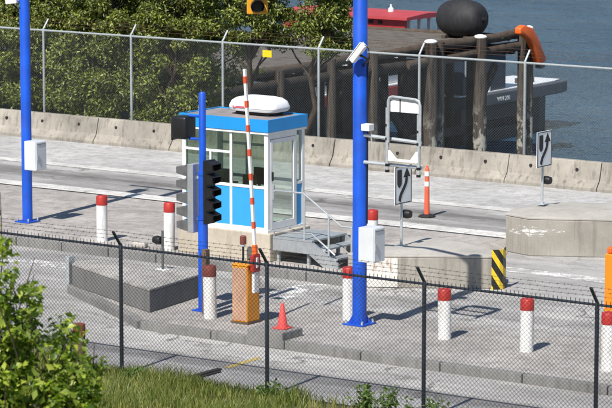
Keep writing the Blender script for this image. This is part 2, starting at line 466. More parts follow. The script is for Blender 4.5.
class MB:
    """collects shapes given in world coordinates and links them as one mesh object"""
    def __init__(s):
        s.v = []
        s.f = []

    def add(s, vs, fs):
        o = len(s.v)
        s.v += [tuple(map(float, p)) for p in vs]
        s.f += [tuple(i + o for i in f) for f in fs]
        return s

    def box(s, x0, x1, y0, y1, z0, z1):
        return s.add([(x0, y0, z0), (x1, y0, z0), (x1, y1, z0), (x0, y1, z0), (x0, y0, z1), (x1, y0, z1), (x1, y1, z1), (x0, y1, z1)],
                     [(0, 3, 2, 1), (4, 5, 6, 7), (0, 1, 5, 4), (1, 2, 6, 5), (2, 3, 7, 6), (3, 0, 4, 7)])

    def obox(s, c, ax, ay, az, hx, hy, hz):
        c, ax, ay, az = Vector(c), Vector(ax), Vector(ay), Vector(az)
        vs = []
        for k in (-1, 1):
            for i, j in ((-1, -1), (1, -1), (1, 1), (-1, 1)):
                vs.append(c + ax * (i * hx) + ay * (j * hy) + az * (k * hz))
        return s.add(vs, [(0, 3, 2, 1), (4, 5, 6, 7), (0, 1, 5, 4), (1, 2, 6, 5), (2, 3, 7, 6), (3, 0, 4, 7)])

    def beam(s, a, b, w, h, up=(0, 0, 1)):
        a, b = Vector(a), Vector(b)
        d = (b - a)
        L = d.length
        d.normalize()
        up = Vector(up)
        if abs(d.dot(up)) > 0.98:
            up = Vector((1, 0, 0))
        sd = d.cross(up).normalized()
        u2 = sd.cross(d).normalized()
        return s.obox((a + b) / 2, d, sd, u2, L / 2, w / 2, h / 2)

    def prism(s, poly, z0, z1, rise=0.0):
        """vertical prism; with rise the top is a low mound"""
        n = len(poly)
        zb = z0 if isinstance(z0, (list, tuple)) else [z0] * n
        zt = z1 if isinstance(z1, (list, tuple)) else [z1] * n
        vs = [(x, y, zb[i]) for i, (x, y) in enumerate(poly)] + [(x, y, zt[i]) for i, (x, y) in enumerate(poly)]
        fs = [tuple(reversed(range(n)))] + [(i, (i + 1) % n, n + (i + 1) % n, n + i) for i in range(n)]
        if rise:
            cx = sum(p[0] for p in poly) / n
            cy = sum(p[1] for p in poly) / n
            vs.append((cx, cy, sum(zt) / n + rise))
            fs += [(n + i, n + (i + 1) % n, 2 * n) for i in range(n)]
        else:
            fs.append(tuple(range(n, 2 * n)))
        return s.add(vs, fs)

    def tube(s, pts, r, n=8, caps=True):
        pts = [Vector(p) for p in pts]
        rr = r if isinstance(r, (list, tuple)) else [r] * len(pts)
        base = len(s.v)
        prev = None
        for i, p in enumerate(pts):
            if i == 0:
                d = pts[1] - p
            elif i == len(pts) - 1:
                d = p - pts[i - 1]
            else:
                d = (pts[i + 1] - p).normalized() + (p - pts[i - 1]).normalized()
            d.normalize()
            if prev is None:
                a = d.orthogonal().normalized()
            else:
                a = (prev - d * prev.dot(d)).normalized()
            prev = a
            b = d.cross(a)
            for k in range(n):
                t = 2 * math.pi * k / n
                s.v.append(tuple(p + (a * math.cos(t) + b * math.sin(t)) * rr[i]))
        for i in range(len(pts) - 1):
            for k in range(n):
                a0 = base + i * n + k
                a1 = base + i * n + (k + 1) % n
                s.f.append((a0, a1, a1 + n, a0 + n))
        if caps:
            s.f.append(tuple(base + k for k in reversed(range(n))))
            s.f.append(tuple(base + (len(pts) - 1) * n + k for k in range(n)))
        return s

    def lathe(s, c, prof, n=20, axis=(0, 0, 1)):
        """prof: (radius, distance along axis) from c"""
        c, ax = Vector(c), Vector(axis).normalized()
        a = ax.orthogonal().normalized()
        b = ax.cross(a)
        base = len(s.v)
        for r, h in prof:
            for k in range(n):
                t = 2 * math.pi * k / n
                s.v.append(tuple(c + ax * h + (a * math.cos(t) + b * math.sin(t)) * max(r, 1e-4)))
        m = len(prof)
        for i in range(m - 1):
            for k in range(n):
                a0 = base + i * n + k
                a1 = base + i * n + (k + 1) % n
                s.f.append((a0, a1, a1 + n, a0 + n))
        s.f.append(tuple(base + k for k in reversed(range(n))))
        s.f.append(tuple(base + (m - 1) * n + k for k in range(n)))
        return s

    def build(s, name, mat, parent=None, bevel=0.0, smooth=0, seg=2):
        vs = s.v
        if parent is not None:
            o = ORG[parent]
        else:
            xs = [p[0] for p in vs]; ys = [p[1] for p in vs]; zs = [p[2] for p in vs]
            o = Vector(((min(xs) + max(xs)) / 2, (min(ys) + max(ys)) / 2, min(zs)))
        me = bpy.data.meshes.new(name)
        me.from_pydata([(p[0] - o[0], p[1] - o[1], p[2] - o[2]) for p in vs], [], s.f)
        if bevel > 0:
            bm = bmesh.new()
            bm.from_mesh(me)
            bmesh.ops.bevel(bm, geom=[e for e in bm.edges if len(e.link_faces) == 2 and e.calc_face_angle(0) > 0.5], offset=bevel, segments=seg, profile=0.5, affect='EDGES', clamp_overlap=True)
            bmesh.ops.recalc_face_normals(bm, faces=bm.faces)
            bm.to_mesh(me)
            bm.free()
        if smooth:
            me.shade_smooth()
            me.set_sharp_from_angle(angle=R(smooth))
        me.materials.append(MATS[mat])
        ob = bpy.data.objects.new(name, me)
        COL.objects.link(ob)
        if parent is not None:
            ob.parent = parent
        else:
            ob.location = o
        ORG[ob] = Vector(o)
        return ob

def tag(o, label=None, cat=None, group=None, kind=None):
    for k, v in (("label", label), ("category", cat), ("group", group), ("kind", kind)):
        if v:
            o[k] = v
    return o

def thing(name, loc, label, cat, group=None):
    o = bpy.data.objects.new(name, None)
    o.empty_display_size = 0.2
    COL.objects.link(o)
    o.location = loc
    ORG[o] = Vector(loc)
    return tag(o, label, cat, group)

def fast_mesh(name, verts, faces_flat, loop_n, mat, parent=None, loc=(0, 0, 0), smooth=False):
    """mesh from numpy arrays; every face has loop_n corners"""
    o = ORG[parent] if parent is not None else Vector(loc)
    v = np.asarray(verts, np.float32) - np.array(o, np.float32)
    f = np.asarray(faces_flat, np.int32).ravel()
    me = bpy.data.meshes.new(name)
    me.vertices.add(len(v))
    me.vertices.foreach_set("co", v.ravel())
    me.loops.add(len(f))
    me.loops.foreach_set("vertex_index", f)
    nf = len(f) // loop_n
    me.polygons.add(nf)
    me.polygons.foreach_set("loop_start", np.arange(nf, dtype=np.int32) * loop_n)
    me.polygons.foreach_set("loop_total", np.full(nf, loop_n, np.int32))
    me.update(calc_edges=True)
    me.validate()
    if smooth:
        me.shade_smooth()
    me.materials.append(MATS[mat])
    ob = bpy.data.objects.new(name, me)
    COL.objects.link(ob)
    if parent is not None:
        ob.parent = parent
    else:
        ob.location = o
    ORG[ob] = Vector(o)
    return ob

def ordinal(i):
    return ["first", "second", "third", "fourth", "fifth", "sixth", "seventh", "eighth", "ninth", "tenth", "eleventh", "twelfth"][i]

# ------------------------------------------------------------------ the setting: ground, road, islands, bank, water
def hill_z(x, y):
    t = max(0.0, -11.3 - y)
    return 0.2 * t + 0.06 * math.sin(x * 0.7 + y * 0.4) * min(1, t / 3) if t > 0 else 0.0

def shore_edge(x):
    # the land behind the far fence is wider on the left, under the trees
    t = min(1, max(0, (-11.0 - x) / 6.0))
    return 15.6 + 7.5 * t * t * (3 - 2 * t)

def ground_height(x, y):
    if y < -10.9:
        return hill_z(x, y) - 0.012
    if y > 14.2:
        e = shore_edge(x)
        if y > e:
            return max(-9.0, -0.012 - 0.85 * (y - e) + 0.25 * math.sin(x * 2.1) * math.sin(y * 2.7) * min(1, y - e))
    return -0.012

xs = list(np.arange(-120, -32, 8.0)) + list(np.arange(-32, 24, 0.8)) + list(np.arange(24, 160, 8.0))
ys = list(np.arange(-90, -14, 2.0)) + list(np.arange(-14, -9.5, 0.4)) + list(np.arange(-9.5, 14, 2.35)) + list(np.arange(14, 36, 0.6))
gv = [(x, y, ground_height(x, y)) for y in ys for x in xs]
nx = len(xs)
gf = [(j * nx + i, j * nx + i + 1, (j + 1) * nx + i + 1, (j + 1) * nx + i) for j in range(len(ys) - 1) for i in range(nx - 1)]
jb = next(j for j, yv in enumerate(ys) if yv >= 14)
tag(MB().add(gv[:(jb + 1) * nx], gf[:jb * (nx - 1)]).build("ground", "soil", smooth=60), kind="structure")
tag(MB().add(gv[jb * nx:], [tuple(i - jb * nx for i in q) for q in gf[jb * (nx - 1):]]).build("shore_bank", "bank_rock", smooth=60), kind="structure")

tag(MB().add([(-4000, -300, -4.5), (4000, -300, -4.5), (4000, 6000, -4.5), (-4000, 6000, -4.5)], [(0, 1, 2, 3)]).build("water", "water"), kind="structure")

def sheet(name, poly, z, mat, th=0.0):
    n = len(poly)
    return MB().add([(x, y, z) for x, y in poly], [tuple(range(n))]).build(name, mat)

tag(sheet("road", [(-110, -10.15), (110, -10.15), (110, 14.0), (-110, 14.0)], 0.0, "road"), kind="structure")
tag(sheet("road_shoulder", [(-110, 8.75), (110, 8.75), (110, 12.9), (-110, 12.9)], 0.004, "shoulder"), kind="structure")
# worn white edge line of the far lane, in uneven lengths
x = -40.0
edge = MB()
while x < 6:
    L = random.uniform(2.0, 4.5)
    w = random.uniform(0.42, 0.52)
    edge.add([(x, 8.62, 0.008), (x + L, 8.62 + random.uniform(-.02, .02), 0.008), (x + L, 8.62 + w, 0.008), (x, 8.62 + w, 0.008)], [(0, 1, 2, 3)])
    x += L + random.uniform(0.0, 0.12)
tag(edge.build("road_edge_line", "kerb_paint"), kind="structure")

# raised booth island with kerb stones on both sides
isl = [(-90, -1.25), (2.95, -1.25), (2.95, 4.5), (-90, 4.5)]
pave = tag(MB().prism(isl, -0.2, 0.18).build("booth_island", "island_pave"), kind="structure")
MB().add([(2.951, -1.25, .178), (3.25, -1.25, .14), (5.25, 0.05, .012), (3.3, 4.0, .012), (3.3, 4.5, .012), (2.951, 4.5, .178),
          (2.951, -1.25, -.1), (3.25, -1.25, -.1), (5.25, 0.05, -.1), (3.3, 4.0, -.1), (3.3, 4.5, -.1), (2.951, 4.5, -.1)],
         [(0, 1, 2), (0, 2, 3), (0, 3, 5), (3, 4, 5)] + [(i, i + 6, (i + 1) % 6 + 6, (i + 1) % 6) for i in range(6)]).build("end_ramp", "island_pave", pave)
def kerb_row(parent, x0, x1, y0, y1, z0, z1, step, mat, gap=0.012):
    x = x0
    while x < x1 - 0.05:
        e = min(x + step, x1)
        dz = random.uniform(-0.004, 0.004)
        MB().box(x + gap, e - gap, y0, y1, z0, z1 + dz).build("kerb_stone", mat, parent, bevel=0.015)
        x = e
kerb_row(pave, -14.3, 3.2, -1.42, -1.262, -0.05, 0.186, 1.25, "kerb_concrete")
kerb_row(pave, -17.6, 3.4, 4.512, 5.02, -0.05, 0.19, 1.5, "kerb_paint")
MB().box(-90, 2.95, 4.36, 4.44, 0.12, 0.184).build("drain_slot", "black_metal", pave)

# near island
nisl = [(-1.1, -4.9), (1.85, -6.62), (2.3, -7.0), (60, -7.0), (60, -3.95), (-0.9, -3.95)]
npave = tag(MB().prism(nisl, -0.2, 0.15).build("near_island", "near_pave"), kind="structure")
kerb_row(npave, 2.35, 16.0, -7.16, -7.012, -0.05, 0.156, 1.6, "kerb_concrete")
MB().prism([(-1.05, -5.12), (1.8, -6.80), (2.28, -7.16), (2.33, -7.01), (1.86, -6.64), (-1.0, -4.96)], -0.05, 0.156).build("kerb_stone", "kerb_concrete", npave, bevel=0.015)
# raised kerb block under the cone
MB().box(4.76, 5.52, -7.17, -6.55, 0.0, 0.30).build("kerb_block", "kerb_concrete", npave, bevel=0.02)

for nm, pl in (("stop_line", [(2.05, -3.85), (2.75, -3.85), (2.75, -1.5), (2.05, -1.5)]), ("lane_line", [(3.9, 1.85), (14, 1.75), (14, 2.25), (4.1, 2.3)]),
               ("lane_patch", [(-9, -3.2), (-1.4, -3.0), (-1.4, -2.5), (-9, -2.6)]), ("lane_mark", [(-16, 5.35), (3, 5.35), (3, 5.6), (-16, 5.6)])):
    tag(sheet(nm, pl, 0.005, "worn_paint"), kind="structure")
# dark strip and worn yellow paint across the near lane
s1 = tag(MB().add([(5.58, -8.95, 0.006), (5.72, -8.95, 0.006), (5.66, -7.95, 0.006), (5.54, -7.95, 0.006)], [(0, 1, 2, 3)]).build("yellow_road_mark", "road_yellow"), kind="structure")
strip = tag(MB().box(5.60, 5.70, -10.2, -9.15, 0.0, 0.035).box(5.76, 5.80, -10.0, -9.3, 0.0, 0.03).build("dark_road_strip", "dark_road_strip", bevel=0.008),
            "dark strip lying across the near lane beside worn yellow paint", "rubber strip")

# ------------------------------------------------------------------ concrete traffic islands (tall noses)
def nose(name, poly, z0, z1, rise, mats, label, cat, chip=None, top="plinth_top"):
    t = thing(name, (sum(p[0] for p in poly) / len(poly), sum(p[1] for p in poly) / len(poly), z0), label, cat)
    n = len(poly)
    MB().prism(poly, z0, z1).build("core", mats, t, bevel=0.02)
    cx = sum(p[0] for p in poly) / n
    cy = sum(p[1] for p in poly) / n
    cap = [(cx + (px - cx) * 1.004, cy + (py - cy) * 1.004) for px, py in poly]
    MB().prism(cap, z1 + 0.002, z1 + 0.05, rise).build("top_slab", top, t, bevel=0.012)
    return t

mid_nose = nose("concrete_island", [(2.9, -1.36), (3.2, -1.32), (3.82, -0.98), (5.30, -0.06), (5.42, 0.06), (5.15, 0.55), (4.0, 1.05), (2.9, 1.15)], 0.0, 0.60, 0.05, "plinth_concrete",
                "grey concrete island nose ending at the black and yellow striped marker", "traffic island")
MB().prism([(3.21, -1.331), (3.83, -0.991), (3.82, -0.973), (3.2, -1.313)], 0.02, 0.585).build("painted_face", "painted_concrete", mid_nose)
right_nose = nose("concrete_island", [(3.28, 3.92), (3.97, 3.72), (5.5, 4.50), (9.5, 6.4), (9.2, 7.9), (5.2, 6.75), (3.45, 5.95), (3.05, 4.6)], 0.0, 0.76, 0.10, "plinth_concrete",
                  "large mounded concrete island with white scrapes at the right edge of the photo", "traffic island")
def scrape(parent, a, b, z0, z1):
    a, b = Vector((*a, 0)), Vector((*b, 0))
    d = (b - a).normalized()
    off = Vector((d.y, -d.x, 0)) * 0.004
    MB().add([a + off + Vector((0, 0, z0)), b + off + Vector((0, 0, z0)), b + off + Vector((0, 0, z1)), a + off + Vector((0, 0, z1))], [(0, 1, 2, 3)]).build("paint_scrape", "scrape_paint", parent)
scrape(right_nose, (3.30, 3.914), (3.965, 3.7215), 0.38, 0.62)
scrape(right_nose, (3.975, 3.7227), (4.62, 4.052), 0.40, 0.62)
left_nose = nose("concrete_island", [(-1.05, -4.85), (-0.95, -5.08), (2.0, -6.42), (1.75, -4.55), (1.5, -4.2), (-0.95, -4.55)], 0.15, 0.54, 0.05, "dark_concrete",
                 "dark grey wedge shaped concrete island behind the near fence on the left", "traffic island", top="near_pave")
MB().box(-1.14, -1.055, -5.05, -4.87, 0.15, 0.70).build("end_post", "galvanised", left_nose, bevel=0.01)

# ------------------------------------------------------------------ concrete barriers
BL = 2.575
prof = [(12.46, 0.0), (12.46, 0.08), (12.60, 0.26), (12.70, 0.665), (12.715, 0.68), (12.885, 0.68), (12.90, 0.665), (13.0, 0.26), (13.14, 0.08), (13.14, 0.0)]
def barrier(x0, x1, label):
    t = thing("concrete_barrier", ((x0 + x1) / 2, 12.8, 0), label, "concrete barrier", "concrete barriers along the far lane")
    n = len(prof)
    mb = MB()
    g = 0.012
    j = [random.uniform(-0.012, 0.012) for _ in range(2)]
    vs = [(x0 + g, y + j[0], z) for y, z in prof] + [(x1 - g, y + j[1], z) for y, z in prof]
    fs = [tuple(range(n)), tuple(reversed(range(n, 2 * n)))] + [(i, i + n, (i + 1) % n + n, (i + 1) % n) for i in range(n)]
    mb.add(vs, fs).build("body", "barrier_concrete", t, bevel=0.008)
    for k in (0.25, 0.75):
        xc = x0 + (x1 - x0) * k
        MB().lathe((xc, 12.661, 0.47), [(0.040, -0.035), (0.040, 0.03)], 14, (0, -1, 0.24)).build("lifting_hole", "dark_void", t, smooth=40)
k0 = -7
nseg = 0
for k in range(k0, 5):
    x0 = -1.98 + k * BL
    vis = k - k0
    if k == k0:
        lab = "concrete barrier segment farthest left, cut by the left edge of the photo"
    elif k == 1:
        lab = "concrete barrier segment farthest right, running out of the photo"
    elif k > 1:
        continue
    else:
        lab = "concrete barrier segment, %s whole one from the left edge of the photo" % ordinal(vis - 1)
    barrier(x0, x0 + BL, lab)

# ------------------------------------------------------------------ toll booth
booth = thing("toll_booth", (-0.5, -0.15, 0.18), "blue and white toll booth with windows on a concrete base", "booth")
X0, X1, Y0, Y1 = -1.58, 0.58, -0.80, 0.48
ZB, ZS, ZT = 0.78, 1.66, 2.74
MB().box(-1.66, 0.67, -0.86, 0.56, 0.18, ZB - 0.03).build("concrete_base", "booth_concrete", booth, bevel=0.02)
MB().box(X0 - .02, X1 + .02, Y0 - .02, Y1 + .02, ZB - 0.03, ZB + 0.02).build("floor_plate", "white_paint", booth)
# roof
MB().box(X0 - .03, X1 + .03, Y0 - .03, Y1 + .03, ZT, ZT + 0.04).build("ceiling", "white_paint", booth)
fas = MB()
fz0, fz1 = 2.79, 3.04
fas.box(-1.62, 0.62, -0.845, -0.80, fz0, fz1)
fas.box(-1.62, 0.62, 0.48, 0.525, fz0, fz1)
fas.box(-1.62, -1.575, -0.80, 0.48, fz0, fz1)
fas.box(0.575, 0.62, -0.80, 0.48, fz0, fz1)
fas.build("fascia", "booth_blue", booth)
MB().box(-1.573, 0.573, -0.798, 0.478, fz0, 3.02).build("roof_deck", "roof_grey", booth)
trim = MB()
trim.box(-1.60, 0.60, -0.825, -0.79, 2.735, 2.788).box(-1.60, 0.60, 0.47, 0.505, 2.735, 2.788).box(-1.60, -1.565, -0.789, 0.469, 2.735, 2.788).box(0.565, 0.60, -0.789, 0.469, 2.735, 2.788)
trim.build("roof_trim", "silver_metal", booth)
# corner posts and mullions
def fr(name, x0, x1, y0, y1, z0, z1, mat="white_paint", p=None):
    return MB().box(x0, x1, y0, y1, z0, z1).build(name, mat, p or booth, bevel=0.006)
for (a, b) in ((X0, Y0), (X1 - .09, Y0), (X1 - .09, Y1 - .09), (X0, Y1 - .09)):
    fr("corner_post", a, a + .09, b, b + .09, ZB + .02, ZT)
xm = -0.345
D = 0.05
for yy in (Y0, Y1 - D):
    f = -1 if yy == Y0 else 1
    fr("mullion", xm - .03, xm + .03, yy + .003, yy + D - .003, ZB + .02, ZT)
    fr("sill_rail", X0 + .09, xm - .03, yy, yy + D, ZS - .03, ZS + .03)
    fr("sill_rail", xm + .03, X1 - .09, yy, yy + D, ZS - .03, ZS + .03)
    fr("window_rail", X0 + .09, xm - .03, yy + .002, yy + D, 2.30, 2.35)
    fr("small_mullion", -0.885, -0.84, yy + .002, yy + D, ZS + .03, 2.30)
    fr("base_rail", X0 + .09, xm - .03, yy, yy + D, ZB + .02, ZB + .07)
    fr("base_rail", xm + .03, X1 - .09, yy, yy + D, ZB + .02, ZB + .07)
    for x0, x1 in ((X0 + .09, xm - .03), (xm + .03, X1 - .09)):
        if f > 0:
            MB().box(x0, x1, yy + .021, yy + .029, ZB + .07, ZS - .03).build("window_pane", "glass", booth)
            continue
        fr("wall_panel", x0, x1, yy + .012, yy + D - .012, ZB + .07, ZS - .03, "booth_panel")
    for x0, x1, z0, z1 in ((X0 + .09, xm - .03, 2.35, ZT), (X0 + .09, -0.885, ZS + .03, 2.30), (-0.84, xm - .03, ZS + .03, 2.30), (xm + .03, X1 - .09, ZS + .03, ZT)):
        MB().box(x0, x1, yy + .021, yy + .029, z0, z1).build("window_pane", "tinted_glass" if f < 0 else "glass", booth)
# left (west) end: panel and window
fr("sill_rail", X0, X0 + D, Y0 + .09, Y1 - .09, ZS - .03, ZS + .03)
fr("wall_panel", X0 + .012, X0 + D - .012, Y0 + .09, Y1 - .09, ZB + .02, ZS - .03, "booth_panel")
MB().box(X0 + .021, X0 + .029, Y0 + .09, Y1 - .09, ZS + .03, ZT).build("window_pane", "glass", booth)
# right end: door and a narrow sidelight
xa, xb = X1 - D, X1
fr("door_post", xa, xb, 0.155, 0.205, ZB + .02, ZT)
fr("sill_rail", xa, xb, 0.205, Y1 - .09, ZS - .03, ZS + .03)
fr("wall_panel", xa + .012, xb - .012, 0.205, Y1 - .09, ZB + .02, ZS - .03, "booth_panel")
MB().box(xa + .021, xa + .029, 0.205, Y1 - .09, ZS + .03, ZT).build("window_pane", "glass", booth)
fr("door_head", xa, xb, Y0 + .09, 0.155, 2.64, ZT)
door = MB().box(xa + .004, xb + .012, Y0 + .10, Y0 + .165, ZB + .03, 2.63).box(xa + .004, xb + .012, 0.085, 0.147, ZB + .03, 2.63)
door.box(xa + .004, xb + .012, Y0 + .165, 0.085, 2.55, 2.63).box(xa + .004, xb + .012, Y0 + .165, 0.085, ZB + .03, ZB + .17)
door = door.build("door", "white_paint", booth)
MB().box(xa + .025, xa + .033, Y0 + .165, 0.085, ZB + .17, 2.55).build("door_pane", "glass", door)
MB().box(xb + .012, xb + .045, Y0 + .115, Y0 + .145, 1.80, 1.98).build("door_handle", "black_metal", door, bevel=0.005)
MB().box(xb + .012, xb + .055, Y0 + .125, Y0 + .175, 1.42, 1.72).build("lock_box", "silver_metal", door, bevel=0.006)
# inside: counter, console and a stool
MB().box(X0 + .10, X0 + .55, Y0 + .10, Y1 - .10, 1.50, 1.54).box(X0 + .10, X0 + .14, Y0 + .12, Y1 - .12, ZB + .02, 1.50).build("counter", "cabinet_dark", booth)
MB().box(-0.30, 0.40, Y0 + .12, Y0 + .42, 1.48, 1.52).box(-0.30, -0.26, Y0 + .12, Y0 + .40, ZB + .02, 1.48).box(0.36, 0.40, Y0 + .12, Y0 + .40, ZB + .02, 1.48).build("desk", "cabinet_dark", booth)
MB().box(-0.20, 0.12, Y0 + .2, Y0 + .26, 1.60, 1.86).box(-0.07, -0.01, Y0 + .21, Y0 + .25, 1.52, 1.60).build("monitor", "black_metal", booth, bevel=0.01)
MB().box(-1.35, -0.95, -0.2, 0.1, 1.54, 1.83).build("cash_register", "cabinet_dark", booth, bevel=0.02)
st = MB().lathe((-0.35, 0.05, 1.38), [(0.17, 0), (0.19, 0.03), (0.17, 0.07)], 18).lathe((-0.35, 0.05, 0.80), [(0.03, 0), (0.03, 0.58)], 10).lathe((-0.35, 0.05, 0.80), [(0.18, 0), (0.05, 0.05)], 16)
st.box(-0.50, -0.20, 0.20, 0.235, 1.55, 1.90).box(-0.37, -0.33, 0.16, 0.21, 1.40, 1.60).build("stool", "black_metal", booth)

# rooftop air conditioner
ac = thing("air_conditioner", (-0.45, 0.10, 3.02), "white rounded rooftop air conditioner with a red label on the toll booth", "air conditioner")
axc, ayc = -0.25, 0.06
MB().box(axc - 0.42, axc + 0.42, ayc - 0.26, ayc + 0.26, 3.02, 3.10).build("base_gasket", "black_metal", ac, bevel=0.02)
sh = []
for z, hx, hy in ((3.10, 0.56, 0.34), (3.15, 0.60, 0.37), (3.20, 0.60, 0.37), (3.30, 0.55, 0.34), (3.36, 0.46, 0.28), (3.39, 0.32, 0.18)):
    ring = []
    for k in range(40):
        t = 2 * math.pi * k / 40
        c, s = math.cos(t), math.sin(t)
        e = 0.42
        ring.append((axc + hx * math.copysign(abs(c) ** e, c), ayc + hy * math.copysign(abs(s) ** e, s), z))
    sh.append(ring)
mb = MB()
vs = [p for r_ in sh for p in r_]
fs = [(i * 40 + k, i * 40 + (k + 1) % 40, (i + 1) * 40 + (k + 1) % 40, (i + 1) * 40 + k) for i in range(5) for k in range(40)]
fs += [tuple(reversed(range(40))), tuple(range(200, 240))]
mb.add(vs, fs).build("shroud", "white_plastic", ac, smooth=50)
lb = MB().box(axc - 0.40, axc - 0.05, ayc - 0.3775, ayc - 0.3700, 3.165, 3.185).box(axc - 0.40, axc - 0.38, ayc - 0.3775, ayc - 0.37, 3.185, 3.21)
lb.box(axc - 0.07, axc - 0.05, ayc - 0.3775, ayc - 0.37, 3.185, 3.21)
lb.box(axc - 0.33, axc - 0.12, ayc - 0.3775, ayc - 0.37, 3.192, 3.206).build("label_strip", "label_red", ac)
sv = [(axc + (p[0] - axc) * 1.004, ayc + (p[1] - ayc) * 1.004, z) for z in (3.156, 3.166) for p in sh[1]]
MB().add(sv, [(k, (k + 1) % 40, (k + 1) % 40 + 40, k + 40) for k in range(40)]).build("seam", "silver_metal", ac)

# steel steps on the right of the booth
stair = thing("steel_steps", (1.4, -0.2, 0.18), "grey steel steps and platform with a pipe handrail beside the booth door", "steps")
ya, yb = -0.80, 0.42
MB().box(0.70, 1.66, ya, yb, 0.665, 0.70).build("platform", "stair_steel", stair)
for yy in (ya, yb - .05):
    MB().add([(0.70, yy, 0.42), (1.58, yy, 0.42), (1.95, yy, 0.18), (2.30, yy, 0.18), (2.28, yy, 0.30), (1.68, yy, 0.66), (0.70, yy, 0.66),
              (0.70, yy + .05, 0.42), (1.58, yy + .05, 0.42), (1.95, yy + .05, 0.18), (2.30, yy + .05, 0.18), (2.28, yy + .05, 0.30), (1.68, yy + .05, 0.66), (0.70, yy + .05, 0.66)],
             [tuple(range(7)), tuple(reversed(range(7, 14)))] + [(i, i + 7, (i + 1) % 7 + 7, (i + 1) % 7) for i in range(7)]).build("stringer", "silver_metal", stair)
for i in range(2):
    xx = 1.70 + i * 0.28
    zz = 0.52 - i * 0.165
    MB().box(xx, xx + 0.27, ya + .052, yb - .052, zz, zz + 0.03).build("tread", "stair_steel", stair)
MB().tube([(0.70, ya + .025, 1.60), (0.76, ya + .025, 1.635), (1.44, ya + .025, 1.635), (2.36, ya + .025, 1.05), (2.62, ya + .025, 1.05)], 0.021, 8).build("handrail", "silver_metal", stair, smooth=40)
MB().tube([(0.72, ya + .025, 0.70), (0.72, ya + .025, 0.81), (1.64, ya + .025, 0.835), (2.20, ya + .025, 0.46)], 0.019, 8).build("lower_rail", "silver_metal", stair, smooth=40)
MB().tube([(1.46, ya + .025, 0.66), (1.46, ya + .025, 1.625)], 0.022, 8).build("rail_post", "galvanised", stair, smooth=40)
MB().tube([(2.05, ya + .025, 0.30), (2.05, ya + .025, 1.24)], 0.022, 8).build("rail_post", "galvanised", stair, smooth=40)
MB().tube([(2.60, ya + .025, 0.18), (2.60, ya + .025, 1.05)], 0.022, 8).build("rail_post", "galvanised", stair, smooth=40)
for xx in (0.78, 1.52):
    for yy in (ya + .10, yb - .10):
        MB().box(xx - .03, xx + .03, yy - .03, yy + .03, 0.18, 0.665).build("leg", "stair_steel", stair)

# ------------------------------------------------------------------ bollards
def bollard(x, y, z0, z1, label, r=0.115, rust=False, red=0.20, post="bollard_white"):
    t = thing("bollard", (x, y, z0), label, "bollard", "red and white bollards")
    zc = z1 - red
    MB().lathe((x, y, z0), [(r, 0), (r, zc - z0)], 24).build("post", post, t, smooth=40)
    MB().lathe((x, y, zc + 0.001), [(r + .004, 0), (r + .004, red - .03), (r - .01, red - .008), (r - .04, red)], 24).build("red_top", "bollard_rust" if rust else "bollard_red", t, smooth=40)
    t.rotation_euler = (random.uniform(-.014, .014), random.uniform(-.014, .014), random.uniform(0, 6))
bollard(-3.75, -0.75, 0.18, 1.15, "red topped white bollard farthest left, standing between blue post and booth")
bollard(-1.90, -0.84, 0.18, 1.17, "red topped white bollard just left of the booth near the grey louvres")
bollard(2.05, 0.75, 0.18, 1.17, "red topped bollard peeking out behind the grey cabinet on the main blue pole")
bollard(3.20, -6.17, 0.15, 1.12, "faded red topped bollard between thin blue pole and orange gate cabinet", rust=True, r=0.12)
bollard(5.33, -4.85, 0.15, 1.12, "bollard mostly hidden behind the left side of the main blue pole")
bollard(7.70, -5.36, 0.15, 1.04, "red topped white bollard nearest the main pole on the near island")
bollard(9.43, -5.48, 0.15, 1.07, "red topped white bollard standing alone between two near fence posts on the right")
bollard(11.33, -6.04, 0.15, 1.13, "red topped bollard cut by the right edge below the orange post")
bollard(4.34, -11.23, 0.0, 0.98, "rusty brown bollard half hidden by the leafy bush", rust=True, r=0.10, post="rust_steel")

# small reflector stake and concrete chip
t = thing("reflector_stake", (0.20, -1.12, 0.18), "short stake with a dark red cap in front of the booth base", "stake")
MB().tube([(0.20, -1.12, 0.18), (0.20, -1.12, 0.50)], 0.022, 8).build("stake", "black_metal", t, smooth=40)
MB().lathe((0.20, -1.12, 0.50), [(0.05, 0), (0.05, 0.04)], 14).build("collar", "white_paint", t, smooth=40)
MB().lathe((0.20, -1.12, 0.541), [(0.068, 0), (0.068, 0.15), (0.05, 0.17)], 16).build("cap", "bollard_rust", t, smooth=40)
tag(MB().prism([(-2.75, -1.02), (-2.43, -0.98), (-2.47, -0.80), (-2.72, -0.84)], 0.18, 0.29).build("concrete_lump", "plinth_top", bevel=0.03), "small pale concrete lump on the pavement between two bollards", "lump")

# ------------------------------------------------------------------ blue poles and what is fixed to them
def cabinet(x, y, z0, z1, label):
    """grey box on the pole's right side; the door with its latch looks along the lane"""
    t = thing("electrical_cabinet", (x + .33, y - .09, z0), label, "cabinet", "grey cabinets on blue poles")
    x0, x1, y0, y1 = x + .17, x + .49, y - .26, y + .09
    MB().box(x0, x1, y0, y1, z0, z1).build("body", "grey_box", t, bevel=0.012)
    MB().box(x1, x1 + .022, y0 + .012, y1 - .012, z0 + .015, z1 - .015).build("door", "grey_box", t, bevel=0.006)
    MB().box(x1 + .022, x1 + .04, y0 + .03, y0 + .075, (z0 + z1) / 2 - .10, (z0 + z1) / 2 + .04).build("latch", "silver_metal", t, bevel=0.006)
    MB().box(x1 + .022, x1 + .03, y0 + .04, y1 - .04, z1 - .06, z1 - .05).build("seam", "louvre_grey", t)
    MB().box(x + .10, x0, y - .08, y + .06, z0 + .12, z1 - .12).build("bracket", "galvanised", t)
    return t

